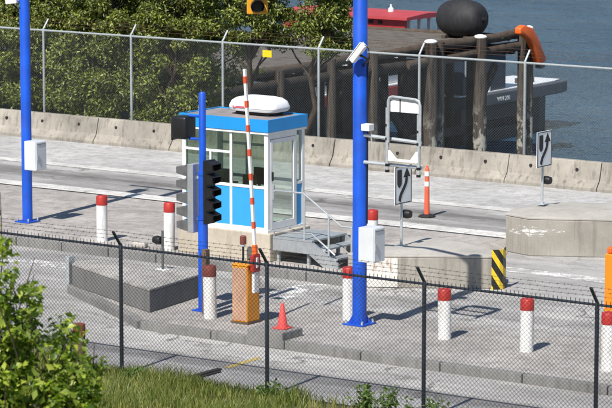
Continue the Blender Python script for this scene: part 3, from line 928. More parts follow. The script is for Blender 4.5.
# main pole
mx, my = 5.73, -5.10
t = thing("blue_pole", (mx, my, 0.15), "tall thick blue steel pole carrying the sign frame and grey cabinet", "pole", "blue steel poles")
MB().lathe((mx, my, 0.17), [(0.128, 0), (0.128, 6.4), (0.11, 6.43)], 28).build("shaft", "blue_pole", t, smooth=40)
MB().box(mx - .22, mx + .22, my - .22, my + .22, 0.15, 0.18).build("base_plate", "blue_pole", t, bevel=0.006)
for i in (-1, 1):
    for j in (-1, 1):
        MB().lathe((mx + i * .17, my + j * .17, 0.18), [(0.02, 0), (0.02, 0.06)], 8).build("anchor_bolt", "galvanised", t)
for k in (0, 1, 2, 3):
    a = k * math.pi / 2 + math.pi / 4
    d = Vector((math.cos(a), math.sin(a), 0))
    c = Vector((mx, my, 0))
    sd = Vector((-d.y, d.x, 0)) * .008
    MB().add([c + d * .12 - sd + Vector((0, 0, .18)), c + d * .21 - sd + Vector((0, 0, .18)), c + d * .12 - sd + Vector((0, 0, .34)),
              c + d * .12 + sd + Vector((0, 0, .18)), c + d * .21 + sd + Vector((0, 0, .18)), c + d * .12 + sd + Vector((0, 0, .34))],
             [(0, 1, 2), (5, 4, 3), (0, 3, 4, 1), (1, 4, 5, 2), (2, 5, 3, 0)]).build("gusset", "blue_pole", t)
MB().tube([(mx, my, 6.35), (mx - 1.2, my, 6.62), (mx - 2.6, my, 6.62)], 0.06, 12).build("mast_arm", "blue_pole", t, smooth=40)
# conduit on the shaded side
MB().tube([(mx + .135, my + .03, 4.85), (mx + .145, my + .03, 3.9), (mx + .14, my + .03, 1.98)], 0.013, 6).build("conduit", "black_metal", t, smooth=40)
cabinet(mx, my - .04, 1.34, 1.96, "pale grey electrical cabinet with latch on the main blue pole")

# sign frame
t = thing("sign_frame", (6.4, -5.14, 2.9), "hollow galvanised frame with white top panel bracketed to the main pole", "sign frame")
yf = -5.14
for z0, z1 in ((3.57, 3.52), (3.09, 3.08)):
    MB().tube([(mx + .12, yf, z0), (7.05, yf, z1)], 0.032, 8).build("cross_arm", "galvanised", t, smooth=40)
MB().tube([(6.375, yf - .055, 2.96), (6.375, yf - .055, 4.10)], 0.034, 8).build("upright", "galvanised", t, smooth=40)
MB().tube([(7.03, yf - .055, 2.92), (7.03, yf - .055, 4.02)], 0.034, 8).build("upright", "galvanised", t, smooth=40)
lp = [(6.43, yf - .115, 3.50), (6.43, yf - .115, 4.22), (6.455, yf - .115, 4.285), (6.52, yf - .115, 4.31), (7.0, yf - .115, 4.285), (7.07, yf - .115, 4.255), (7.095, yf - .115, 4.18), (7.095, yf - .115, 3.48)]
MB().tube(lp, 0.026, 8).build("loop", "galvanised", t, smooth=40)
MB().box(6.46, 7.065, yf - .09, yf - .075, 4.04, 4.275).build("panel", "white_plastic", t, bevel=0.004)
MB().box(6.655, 6.675, yf - .098, yf - .09, 4.03, 4.28).build("panel_clip", "black_metal", t)
tp = [(6.42, 3.36), (6.46, 3.36), (6.60, 3.22), (6.88, 3.215), (7.0, 3.37), (7.04, 3.37), (7.04, 3.17), (6.42, 3.17)]
MB().add([(x, yf - .10, z) for x, z in tp] + [(x, yf - .09, z) for x, z in tp],
         [(0, 7, 2, 1), (7, 6, 3, 2), (6, 5, 4, 3), (9, 10, 15, 8), (10, 11, 14, 15), (11, 12, 13, 14)] + [(i, (i + 1) % 8, (i + 1) % 8 + 8, i + 8) for i in range(8)]).build("tray", "white_paint", t)
for x, z in ((6.375, 3.79), (7.03, 3.72), (6.375, 3.55), (7.03, 3.50), (6.375, 3.09), (7.03, 3.07), (6.375, 2.98), (7.03, 2.94)):
    MB().lathe((x, yf - .055, z - .02), [(0.040, 0), (0.040, 0.045)], 10).build("clamp", "black_metal", t, smooth=40)
t = thing("junction_box", (5.95, -5.16, 3.65), "small white junction box high on the right side of the main pole", "box")
MB().box(5.85, 6.02, -5.25, -5.08, 3.66, 3.78).build("body", "white_plastic", t, bevel=0.01)
MB().tube([(6.0, -5.16, 3.66), (6.02, -5.16, 3.45)], 0.012, 6).build("cable", "galvanised", t)

def camera_unit(name, a, b, label, bx):
    t = thing(name, tuple(a), label, "camera", "surveillance cameras")
    a, b = Vector(a), Vector(b)
    d = (b - a).normalized()
    MB().beam(a, b, 0.11, 0.11).build("housing", "white_plastic", t, bevel=0.015)
    up = Vector((-d.z, 0, d.x)) if abs(d.x) > 0.1 else Vector((0, 0, 1))
    MB().beam(a + up * .065 - d * .05, b + up * .065, 0.13, 0.012).build("sun_shield", "white_plastic", t)
    MB().beam(a - d * .004, a + d * .004, 0.08, 0.08).build("lens", "black_metal", t)
    MB().tube([(a + b) / 2 - up * .05, (a + b) / 2 - up * .14 + Vector((.03, .1, -.02)), bx], 0.022, 8).build("bracket", "black_metal", t, smooth=40)
    MB().tube([b, b + Vector((.07, .03, -.06)), b + Vector((.03, .12, -.25)), bx], 0.010, 6).build("cable", "black_metal", t, smooth=40)
camera_unit("security_camera", (5.76, -5.40, 4.90), (6.02, -5.40, 5.20), "white surveillance camera with black bracket on the main blue pole", (5.84, -5.16, 4.80))

# traffic signal hung from the mast arm
t = thing("traffic_signal", (3.5, -5.10, 5.6), "yellow traffic signal with black visor hanging at the top edge", "traffic signal")
fdir = Vector((0.62, -0.78, 0)).normalized()
sdir = Vector((-fdir.y, fdir.x, 0))
cc = Vector((3.48, -5.10, 6.02))
zz = Vector((0, 0, 1))
MB().obox(cc, fdir, sdir, zz, 0.10, 0.185, 0.42).build("housing", "signal_yellow", t, bevel=0.015)
for k in range(3):
    c0 = cc + fdir * .10 + zz * (0.27 - 0.27 * k)
    vs, fs = [], []
    nn = 14
    for i in range(nn):
        an = R(-50) + R(280) * i / (nn - 1)
        rv = sdir * (math.cos(an) * .125) + zz * (math.sin(an) * .125)
        vs += [c0 + rv, c0 + rv + fdir * (0.26 if math.sin(an) > 0 else 0.18), c0 + rv * .94, c0 + rv * .94 + fdir * (0.26 if math.sin(an) > 0 else 0.18)]
    for i in range(nn - 1):
        o = 4 * i
        fs += [(o, o + 4, o + 5, o + 1), (o + 2, o + 3, o + 7, o + 6), (o + 1, o + 5, o + 7, o + 3)]
    v_ = MB().add(vs, fs).build("visor", "black_metal", t, smooth=40)
    MB().lathe(c0 + fdir * .002, [(0.118, 0), (0.10, 0.02)], 18, fdir).build("lens", "black_metal", v_, smooth=40)
MB().tube([cc + zz * .40, cc + zz * .64], 0.025, 8).build("hanger", "galvanised", t)

# left pole
lx, ly = -6.72, 0.32
t = thing("blue_pole", (lx, ly, 0.18), "tall blue steel pole at the far left with a grey cabinet", "pole", "blue steel poles")
MB().lathe((lx, ly, 0.20), [(0.112, 0), (0.112, 8.2), (0.10, 8.23)], 26).build("shaft", "blue_pole", t, smooth=40)
MB().box(lx - .20, lx + .20, ly - .20, ly + .20, 0.18, 0.21).build("base_plate", "blue_pole", t, bevel=0.006)
for i in (-1, 1):
    for j in (-1, 1):
        MB().lathe((lx + i * .155, ly + j * .155, 0.21), [(0.018, 0), (0.018, 0.07)], 8).build("anchor_bolt", "galvanised", t)
MB().tube([(lx, ly, 7.9), (lx - 0.9, ly, 8.0), (lx - 1.6, ly, 8.0)], 0.05, 10).build("mast_arm", "blue_pole", t, smooth=40)
cabinet(lx, ly - .02, 1.37, 2.0, "pale grey electrical cabinet on the left blue pole")
t = thing("traffic_signal", (lx - .95, ly, 6.3), "unseen signal added above the far left blue pole to cast the road shadow", "traffic signal")  # out-of-view signal added to account for a shadow on the road
MB().box(lx - 1.12, lx - .78, ly - .1, ly + .1, 6.6, 7.5).build("housing", "signal_yellow", t, bevel=0.015)
MB().tube([(lx - .95, ly, 7.45), (lx - .95, ly, 7.98)], 0.025, 8).build("hanger", "galvanised", t)
camera_unit("security_camera", (lx - .40, ly - .12, 4.98), (lx - .10, ly - .12, 5.02), "white surveillance camera at the top of the left blue pole", (lx - .02, ly - .10, 4.86))

# thin telescoping pole with lane signals and black speaker
px_, py_ = 2.66, -5.67
t = thing("blue_pole", (px_, py_, 0.15), "thin telescoping blue pole in front of the booth with louvred lane signals", "pole", "blue steel poles")
MB().lathe((px_, py_, 0.17), [(0.092, 0), (0.092, 1.70), (0.086, 1.72)], 22).build("lower_tube", "blue_pole", t, smooth=40)
MB().lathe((px_, py_, 1.885), [(0.078, 0), (0.078, 0.80)], 22).build("middle_tube", "blue_pole", t, smooth=40)
MB().lathe((px_, py_, 2.68), [(0.064, 0), (0.064, 1.47), (0.045, 1.50)], 22).build("upper_tube", "blue_pole", t, smooth=40)
for z, r in ((1.84, 0.102), (2.66, 0.088)):
    MB().lathe((px_, py_, z), [(r, 0), (r, 0.05)], 22).build("collar", "blue_pole", t, smooth=40)
MB().box(px_ - .16, px_ + .16, py_ - .14, py_ + .14, 0.15, 0.175).build("base_plate", "blue_pole", t, bevel=0.005)
for z in (3.31, 3.73):
    MB().tube([(2.36, py_, z), (px_ - .05, py_, z)], 0.024, 8).build("arm", "blue_pole", t, smooth=40)
t = thing("loudspeaker", (2.26, py_, 3.28), "black rounded box held on two arms at the top of the thin blue pole", "loudspeaker")
MB().box(2.06, 2.40, py_ - .17, py_ + .17, 3.30, 3.72).build("case", "black_metal", t, bevel=0.05, smooth=50, seg=3)
MB().box(2.03, 2.062, py_ - .13, py_ + .13, 3.27, 3.66).build("grille", "black_rubber", t, bevel=0.01)

def lane_signal(x_house0, x_house1, sgn, z0, z1, matv, math_, label, n=5, depth=0.26):
    t = thing("lane_signal", ((x_house0 + x_house1) / 2, py_, z0), label, "lane signal", "louvred lane signals on the thin pole")
    MB().box(x_house0, x_house1, py_ - .15, py_ + .15, z0, z1).build("housing", math_, t, bevel=0.008)
    face = x_house0 if sgn < 0 else x_house1
    hh = (z1 - z0) / n
    for k in range(n):
        zt = z1 - k * hh - 0.015
        zb = zt - hh + 0.03
        x2 = face + sgn * depth
        th = 0.008
        v = MB()
        # sloping hood: roof and two cheeks
        v.add([(face, py_ - .14, zt), (x2, py_ - .14, zt - .05), (x2, py_ + .14, zt - .05), (face, py_ + .14, zt),
               (face, py_ - .14, zt - th), (x2, py_ - .14, zt - .05 - th), (x2, py_ + .14, zt - .05 - th), (face, py_ + .14, zt - th)],
              [(0, 1, 2, 3), (7, 6, 5, 4), (0, 4, 5, 1), (1, 5, 6, 2), (2, 6, 7, 3)])
        for ysd in (-.14, .132):
            v.add([(face, py_ + ysd, zt - th - .002), (x2, py_ + ysd, zt - .052 - th), (x2, py_ + ysd, zb + .05), (face, py_ + ysd, zb),
                   (face, py_ + ysd + .008, zt - th - .002), (x2, py_ + ysd + .008, zt - .052 - th), (x2, py_ + ysd + .008, zb + .05), (face, py_ + ysd + .008, zb)],
                  [(0, 1, 2, 3), (7, 6, 5, 4), (0, 4, 5, 1), (1, 5, 6, 2), (2, 6, 7, 3)])
        vo = v.build("visor", matv, t)
        MB().lathe((face, py_, (zt + zb) / 2), [(0.09, 0.0), (0.07, 0.02)], 14, (sgn, 0, 0)).build("lens", "black_metal", vo, smooth=40)
    MB().beam((x_house0 if sgn > 0 else x_house1, py_, z0 + .25), (px_ - sgn * -.0, py_, z0 + .25), 0.05, 0.05).build("bracket", "galvanised", t)
    MB().beam((x_house0 if sgn > 0 else x_house1, py_, z1 - .25), (px_, py_, z1 - .25), 0.05, 0.05).build("bracket", "galvanised", t)
lane_signal(2.42, 2.55, -1, 1.60, 2.86, "louvre_grey", "silver_metal", "grey louvred lane signal facing left on the thin blue pole")
lane_signal(2.78, 2.84, 1, 1.78, 2.95, "black_metal", "black_metal", "black louvred lane signal facing right on the thin blue pole", depth=0.14)
tag(MB().box(2.86, 2.96, -5.98, -5.86, 0.15, 1.35).build("steel_stub_post", "rust_steel", bevel=0.01), "brown rusty square post just right of the thin blue pole's foot", "post")

# short lamp post on the dark wedge island
def keep_lamp(t, x, y, z, dx=0.08):
    MB().lathe((x, y, z), [(0.085, 0), (0.09, 0.08), (0.075, 0.15)], 18, (1, 0, 0)).build("lamp", "black_metal", t, smooth=40)
t = thing("lamp_stub", (1.0, -4.75, 0.6), "short post with black round lamp on the dark wedge island", "lamp post")
MB().tube([(1.0, -4.75, 0.60), (1.0, -4.75, 1.36)], 0.024, 8).build("post", "louvre_grey", t, smooth=40)
MB().box(0.88, 1.12, -4.84, -4.66, 0.605, 0.63).build("foot_plate", "white_paint", t, bevel=0.004)
MB().lathe((0.98, -4.78, 1.18), [(0.075, 0), (0.085, 0.08), (0.06, 0.16)], 18, (-1, -0.1, 0)).build("lamp", "black_metal", t, smooth=40)

# keep-right signs
def lane_sign(x, y, z0, z1, label, lampz):
    t = thing("lane_sign", (x, y, z0), label, "sign", "white lane signs with a curved black arrow")
    w, h = 0.61, 0.76
    zs = z1 - h
    MB().tube([(x, y, z0), (x, y, z1 - .1)], 0.03, 8).build("post", "galvanised", t, smooth=40)
    MB().box(x - .1, x + .1, y - .1, y + .1, z0, z0 + .015).build("foot_plate", "galvanised", t)
    xf = x + .045
    panel = MB().box(x + .031, xf, y - w / 2, y + w / 2, zs, z1).build("panel", "sign_white", t, bevel=0.003)
    # seen from the front the sign's left edge is at low y
    def P(a, b, lift=.004):
        return (xf + lift, y - w / 2 + a * w, zs + b * h)
    def flat(name, pts, quads=None):
        n = len(pts)
        vs = [P(a, b, .005) for a, b in pts] + [P(a, b, .0) for a, b in pts]
        if quads is None:
            fs = [tuple(range(n))]
        else:
            fs = quads
        fs = list(fs) + [(i, i + n, (i + 1) % n + n, (i + 1) % n) for i in range(n)]
        return MB().add(vs, fs).build(name, "sign_black", panel)
    for nm, a0, a1, b0, b1 in (("border", .03, .97, .965, .985), ("border", .03, .97, .015, .035), ("border", .03, .055, .035, .965), ("border", .945, .97, .035, .965)):
        flat(nm, [(a0, b0), (a1, b0), (a1, b1), (a0, b1)])
    flat("shield_symbol", [(.14, .90), (.14, .55), (.18, .48), (.27, .43), (.36, .48), (.40, .55), (.40, .90)])
    # curved arrow: ribbon of quads from the foot to the head
    cl = [(.28, .08), (.30, .16), (.36, .26), (.46, .35), (.56, .44), (.64, .53), (.68, .62), (.69, .70)]
    hw = .055
    L_ = [(a - hw * 1.2, b + hw * .4) for a, b in cl]
    R_ = [(a + hw * 1.2, b - hw * .4) for a, b in cl]
    pts = L_ + R_[::-1]
    n = len(cl)
    flat("arrow_shaft", pts, [(i, i + 1, 2 * n - 2 - i, 2 * n - 1 - i) for i in range(n - 1)])
    flat("arrow_head", [(.50, .69), (.90, .69), (.70, .94)])
    MB().beam((x, y, lampz), (x + .02, y + .08, lampz), .03, .03).build("lamp_arm", "black_metal", t)
    keep_lamp(t, x - .02, y + .13, lampz)
lane_sign(3.36, -0.16, 0.67, 2.28, "white lane sign with curved black arrow on the middle island beside the main pole", 1.30)
lane_sign(3.42, 5.15, 0.86, 2.42, "white lane sign with curved black arrow on the mounded right island", 1.36)

# striped hazard marker wrapped round the island's end
band_mat("hazard_stripe", (0.015, 0.014, 0.013), (0.76, 0.53, 0.02), 2, 0.36, 0.45, 0.0, (0, 1.3, 1, 0.9))
t = tag(MB().prism([(5.40, -0.08), (5.52, 0.02), (5.55, 0.10), (5.46, 0.36), (5.44, 0.355), (5.525, 0.10), (5.50, 0.035), (5.39, -0.06)], 0.0, 0.78).build("hazard_marker", "hazard_stripe"),
        "black and yellow striped hazard marker on the end of the middle island", "hazard marker")

# orange delineator in the far lane
t = thing("delineator_post", (-0.61, 6.91, 0), "orange tubular delineator with white bands on a black base", "delineator")
MB().lathe((-0.61, 6.91, 0), [(0.20, 0), (0.20, 0.03), (0.10, 0.07)], 8).build("base", "black_rubber", t, bevel=0.006)
MB().lathe((-0.61, 6.91, 0.071), [(0.062, 0), (0.055, 0.60), (0.050, 0.98), (0.050, 1.02), (0.03, 1.05), (0.03, 1.09)], 18).build("tube", "delineator", t, smooth=40)
for z in (0.70, 0.93):
    MB().lathe((-0.61, 6.91, z), [(0.060, 0), (0.058, 0.11)], 18).build("reflective_band", "reflective_white", t, smooth=40)

# orange post at the right edge
t = thing("orange_post", (9.62, -2.84, 0.0), "bright orange flat post cut by the right edge of the photo", "post")
MB().box(9.50, 9.76, -2.95, -2.73, 0.0, 1.50).build("post", "bright_orange", t, bevel=0.02)
MB().box(9.52, 9.62, -2.92, -2.76, 1.50, 1.62).build("cap", "orange_plastic", t, bevel=0.03)

# traffic cone
t = thing("traffic_cone", (5.28, -6.83, 0.30), "small faded red traffic cone on the kerb block", "traffic cone")
cx_, cy_ = 5.28, -6.83
MB().box(cx_ - .13, cx_ + .13, cy_ - .13, cy_ + .13, 0.30, 0.325).build("base", "cone_red", t, bevel=0.008)
MB().lathe((cx_, cy_, 0.326), [(0.10, 0), (0.09, 0.03), (0.028, 0.41), (0.02, 0.42)], 22).build("cone", "cone_red", t, smooth=50)

# ------------------------------------------------------------------ lift gate
gx, gy = 3.97, -6.13
t = thing("gate_cabinet", (gx, gy, 0.15), "orange lift gate cabinet with raised red and white arm", "lift gate")
MB().box(gx - .19, gx + .19, gy - .20, gy + .20, 0.15, 0.19).build("foot", "rust_steel", t)
MB().box(gx - .17, gx + .17, gy - .19, gy + .19, 0.19, 1.20).build("cabinet", "gate_orange", t, bevel=0.015)
MB().box(gx - .155, gx + .155, gy - .196, gy - .191, 0.22, 1.17).build("front_panel", "gate_faded", t)
MB().box(gx - .18, gx + .18, gy - .20, gy + .20, 1.202, 1.235).build("lid", "gate_orange", t, bevel=0.01)
MB().box(gx + .172, gx + .18, gy + .02, gy + .10, 0.75, 0.80).build("keyhole_plate", "black_metal", t)
hub = MB().box(gx + .19, gx + .27, gy - .14, gy + .08, 1.10, 1.42).build("pivot", "bollard_red", t, bevel=0.02)
MB().box(gx + .10, gx + .19, gy - .05, gy + .02, 1.20, 1.28).build("axle", "galvanised", hub)
MB().box(gx + .271, gx + .285, gy - .06, gy - .01, 1.18, 1.36).build("pivot_plate", "white_paint", hub)
MB().box(gx + .20, gx + .26, gy - .10, gy + .04, 0.72, 1.10).build("counterweight", "white_paint", t, bevel=0.01)
a = Vector((gx + .23, gy - .03, 1.42))
b = Vector((gx + .01, gy - .03, 4.72))
MB().beam(a, a + (b - a) * 0.05, 0.075, 0.075, (0, 1, 0)).build("arm_socket", "orange_plastic", t, bevel=0.006)
marks = [(0.05, False)]
for i in range(7):                       # red bands, evenly spaced up the white arm
    c = 0.942 - 0.1307 * (6 - i)
    marks += [(c - 0.018, True), (c + 0.018, False)]
marks.append((1.0, None))
for (p0, red), (p1, _) in zip(marks, marks[1:]):
    w = 0.056 if red else 0.048
    MB().beam(a + (b - a) * p0, a + (b - a) * p1, w, w, (0, 1, 0)).build("arm_section", "arm_red" if red else "reflective_white", t)

# ------------------------------------------------------------------ chain link fences
def chain_mesh(x0, x1, y, z0, z1, w, r, top_spike=0.0):
    """zigzag wires, each a three sided tube; every wire weaves with the next"""
    nw = int((x1 - x0) / w)
    hz = w * 0.92
    ns = int((z1 - z0) / hz)
    i = np.arange(nw)[:, None]
    k = np.arange(ns + 1)[None, :]
    zz = (z0 + k * hz + 0 * i).astype(np.float32)
    xx = (x0 + (i + np.where((k + i) % 2 == 0, -0.02, 1.02)) * w).astype(np.float32)
    yy = (y + np.where((k + i) % 2 == 0, 1, -1) * r * 0.9).astype(np.float32)
    sag = 0.010 * np.sin(xx * 1.7 + zz) + 0.008 * np.sin(zz * 2.3 + xx * .6)
    xx = xx + (0.006 * np.sin(zz * 5 + xx * .9)).astype(np.float32)
    yy = yy + sag
    if top_spike:
        zz[:, -1] += top_spike - hz
        xx[:, -1] = xx[:, -2] + rng.normal(0, 0.005, nw)
    pts = np.stack([xx, yy, zz], -1)                      # nw, ns+1, 3
    ang = [math.pi / 2, math.pi * 7 / 6, math.pi * 11 / 6]
    off = np.array([[math.cos(a) * r * 1.25, math.sin(a) * r, 0] for a in ang], np.float32)
    V = (pts[:, :, None, :] + off[None, None]).reshape(-1, 3)
    base = (np.arange(nw)[:, None] * (ns + 1) + np.arange(ns)[None, :]) * 3
    F = []
    for a in range(3):
        b2 = (a + 1) % 3
        F.append(np.stack([base + a, base + b2, base + b2 + 3, base + a + 3], -1))
    F = np.stack(F, 2).reshape(-1)
    return V, F

def fence(y, posts, x0, x1, ztop, lean, matp, matw, wire_r, post_r, spike, barbmat, label, w, wz0, rail_r, zbase=-0.05):
    t = thing("chain_link_fence", ((x0 + x1) / 2, y, 0), label, "fence")
    for px in posts:
        dz = random.uniform(-0.01, 0.01)
        p = MB().lathe((px, y, zbase), [(post_r, 0), (post_r, ztop - zbase + 0.03 + dz), (post_r * 0.6, ztop - zbase + 0.06 + dz)], 12).build("post", matp, t, smooth=40)
        MB().beam((px, y, ztop + 0.03), (px + lean[2], y + lean[0], ztop + 0.03 + lean[1]), 0.045, 0.03).build("barb_arm", barbmat[1], p, bevel=0.004)
    MB().tube([(x0, y, ztop), ((x0 + x1) / 2, y, ztop), (x1, y, ztop)], rail_r, 8).build("top_rail", matp, t, smooth=40)
    V, F = chain_mesh(x0, x1, y - post_r - wire_r * 2, wz0, ztop + (0.03 if spike else -0.01), w, wire_r, spike)
    tag(fast_mesh("wire_mesh", V, F, 4, matw, t), kind="stuff")
    for k in (0.38, 0.68, 0.97):
        mb = MB()
        pts = []
        xs_ = np.arange(x0, x1, 0.755)
        for xq in xs_:
            pts.append((xq, y + lean[0] * k + random.uniform(-.004, .004), ztop + 0.045 + lean[1] * k - 0.012 * abs(math.sin((xq - posts[0]) / 3.02 * math.pi))))
        mb.tube(pts, barbmat[2], 5)
        xq = x0 + 0.06
        while xq < x1:
            zq = ztop + 0.045 + lean[1] * k - 0.012 * abs(math.sin((xq - posts[0]) / 3.02 * math.pi))
            yq = y + lean[0] * k
            mb.tube([(xq - .008, yq - .01, zq - .013), (xq + .008, yq + .01, zq + .013)], barbmat[2] * 0.8, 3)
            mb.tube([(xq + .008, yq - .01, zq + .013), (xq - .008, yq + .01, zq - .013)], barbmat[2] * 0.8, 3)
            xq += 0.125
        mb.build("barbed_wire", barbmat[0], t)
    return t

fence(-10.38, [-1.46, 1.54, 4.54, 7.53, 10.52, 13.56, 16.6], -2.2, 18.0, 2.15, (-0.20, 0.26, 0.0), "fence_black", "wire_black", 0.0034, 0.034, 0.10,
      ("barb_dark", "fence_black", 0.0027), "black vinyl chain link fence with barbed wire arms in the foreground", 0.0375, 0.02, 0.021)
far = fence(13.42, [-17.37 + 3.076 * k for k in range(-2, 7)], -24.5, 2.5, 2.86, (0.22, 0.27, 0.0), "fence_galv", "wire_galv", 0.0021, 0.034, 0.0,
            ("rust_wire", "galvanised", 0.003), "tall galvanised chain link fence behind the concrete barriers", 0.0375, 0.35, 0.028)
t = tag(MB().box(-9.86, -9.57, 13.33, 13.345, 2.56, 2.74).build("warning_plate", "label_yellow", bevel=0.004), "small yellow plate wired to the top of the far fence", "sign plate")

# ------------------------------------------------------------------ timber pier over the water
pier = thing("timber_pier", (-26, 36, -4.5), "weathered timber pier on dark piles reaching out over the water", "pier")
PX0, PX1, PY0, PY1, PZ = -31.0, -21.6, 21.0, 46.2, 0.0
y = PY0
while y < PY1 - 0.9:                                         # deck planks
    w = random.uniform(0.27, 0.33)
    dx = random.uniform(-.06, .06)
    MB().box(PX0 + dx, PX1 - 0.30 + random.uniform(-.05, .03), y + .012, y + w, PZ - .10, PZ + random.uniform(-.015, .012)).build("deck_plank", "deck_wood", pier)
    y += w
# edge logs
def log(a, b, r, mat="log_wood", name="edge_log", par=None):
    a, b = Vector(a), Vector(b)
    pts = [a + (b - a) * k / 6 + Vector((random.uniform(-.02, .02), random.uniform(-.02, .02), random.uniform(-.02, .02))) for k in range(7)]
    return MB().tube(pts, [r * random.uniform(.92, 1.06) for _ in range(7)], 10).build(name, mat, par or pier, smooth=50)
log((PX1 - .12, PY0, .05), (PX1 - .12, 33.4, .03), .17)
log((PX1 - .10, 33.6, .06), (PX1 - .12, 40.2, .10), .17)
log((PX1 - .10, 40.3, .10), (PX1 - .08, PY1 + .1, .12), .19)
log((PX1 - .02, 38.0, -.42), (PX1 - .02, PY1 + .05, -.32), .19)
log((PX1 - .02, 23.0, -.42), (PX1 - .02, 37.8, -.40), .19, "creosote_wood")
log((PX0, PY1 - .75, -.02), (PX1 - .3, PY1 - .7, .0), .12)
for k in range(26):                                          # moss tufts on the edge
    yq = random.uniform(25, PY1)
    MB().lathe((PX1 - random.uniform(-.02, .35), yq, .06), [(random.uniform(.08, .2), 0), (random.uniform(.05, .12), .10), (0.01, .15)], 7).build("moss_tuft", "moss", pier)
# cross caps and stringers below the deck
for yq in np.arange(22.5, 47, 3.3):
    MB().box(PX0, PX1 - .2, yq - .16, yq + .16, -.62, -.30).build("cap_beam", "creosote_wood", pier)
for xq in np.arange(PX0 + .5, PX1 - .3, 1.5):
    MB().box(xq - .12, xq + .12, PY0, PY1 - .8, -.30, -.105).build("stringer", "creosote_wood", pier)
def pile(x, y, top, r, mat="pile_wood", cap=False, lean=0.0):
    pts = [(x + lean * (1 - k / 5), y, -8.5 + (top + 8.5) * k / 5) for k in range(6)]
    p = MB().tube(pts, [r * (1.08 - .025 * k) * random.uniform(.96, 1.04) for k in range(6)], 12).build("pile", mat, pier, smooth=50)
    if cap:
        MB().lathe((x, y, top), [(r * .9, 0), (r * .92, .04), (r * .7, .09), (r * .3, .12)], 14).build("pile_cap", "white_plastic", p, smooth=50)
PILES = [(24.0, .05, .16), (27.0, .05, .17), (30.2, .1, .17), (33.2, .22, .17), (35.75, .25, .18), (39.4, .30, .26), (39.95, .28, .22), (42.75, .22, .27), (45.75, .30, .20), (46.2, .30, .18)]
for yq, top, r in PILES:
    pile(PX1 + .12, yq, top, r, cap=yq in (39.4, 42.75, 46.2))
for yq in np.arange(22.5, 47, 3.3):
    for xq in (PX0 + .4, PX0 + 3.4, PX1 - 3.0):
        pile(xq, yq, -.3, .17, "creosote_wood")
# dark boards added for the shade under the deck, closing these bays
yq = PY0
while yq < 32.6:
    MB().box(PX1 - .42, PX1 - .30, yq + .008, yq + .29, -6.0, -.5).build("shade_board", "creosote_wood", pier)
    yq += .30
for ya_, yb_ in ((34.45, 35.6), (38.3, 39.9)):  # further bays darkened with the same added boards
    yq = ya_
    while yq < yb_ - .05:
        MB().box(PX1 - .42, PX1 - .30, yq + .008, yq + .29, -6.0, -.5).build("shade_board", "creosote_wood", pier)
        yq += .30
# diagonal braces and waling
for a, b in (((35.9, -.5), (38.2, -3.0)), ((44.2, -.9), (41.9, -3.6)), ((33.3, -2.6), (35.6, -2.6)), ((36.0, -3.1), (46.0, -3.1))):
    MB().beam((PX1 - .12, a[0], a[1]), (PX1 - .12, b[0], b[1]), .16, .28).build("brace", "creosote_wood", pier)
for yq in (37.35, 43.9):
    MB().box(PX1 - 1.1, PX1 - .8, yq - .15, yq + .15, -6, -.5).build("inner_post", "creosote_wood", pier)

# black fender tank on the deck
t = thing("fender_tank", (-23.2, 44.35, 0.0), "large black rubber fender lying on the pier deck", "fender")
prf = []
for k in range(17):
    a_ = math.pi * k / 16
    prf.append((0.72 * max(0.0, math.sin(a_)) ** 0.55, -0.98 * math.cos(a_)))
MB().lathe((-23.25, 44.3, 0.735), prf, 32, (1, -0.05, 0)).build("body", "black_rubber", t, smooth=60)
MB().lathe((-23.25 + .97, 44.3 - .045, 0.735), [(0.11, 0), (0.11, .05), (.06, .08)], 16, (1, -.05, 0)).build("end_flange", "black_metal", t, smooth=40)
for sx_ in (-.8, .8):
    MB().box(-23.25 + sx_ * .6 - .08, -23.25 + sx_ * .6 + .08, 43.75, 44.9, 0.0, 0.12).build("chock", "log_wood", t)

# orange float hanging off the pier end
t = thing("orange_float", (-21.2, 46.5, -1.0), "bright orange float leaning on the outer end of the pier", "float")
c0, c1, c2 = Vector((-21.55, 46.15, 0.50)), Vector((-21.35, 46.75, 0.10)), Vector((-21.30, 47.05, -1.0))
fp = [(a_ - .5, b_) for a_, b_ in [(45.2, .46), (45.5, .55), (46.1, .40), (46.5, .02), (47.1, -.80), (47.05, -.95), (46.6, -1.0), (46.25, -.42), (45.95, -.05), (45.5, .16), (45.2, .22)]]
nf_ = len(fp)
MB().add([(-21.22, a_, b_) for a_, b_ in fp] + [(-20.94, a_, b_) for a_, b_ in fp],
         [tuple(range(nf_)), tuple(reversed(range(nf_, 2 * nf_)))] + [(k, k + nf_, (k + 1) % nf_ + nf_, (k + 1) % nf_) for k in range(nf_)]).build("body", "orange_plastic", t, bevel=0.06, smooth=50, seg=3)
c2 = Vector((-21.08, 46.35, -1.0))
MB().beam(c2 + Vector((0, .0, -.02)), c2 + Vector((0, .03, -.16)), .30, .26).build("foot", "black_rubber", t, bevel=0.03)

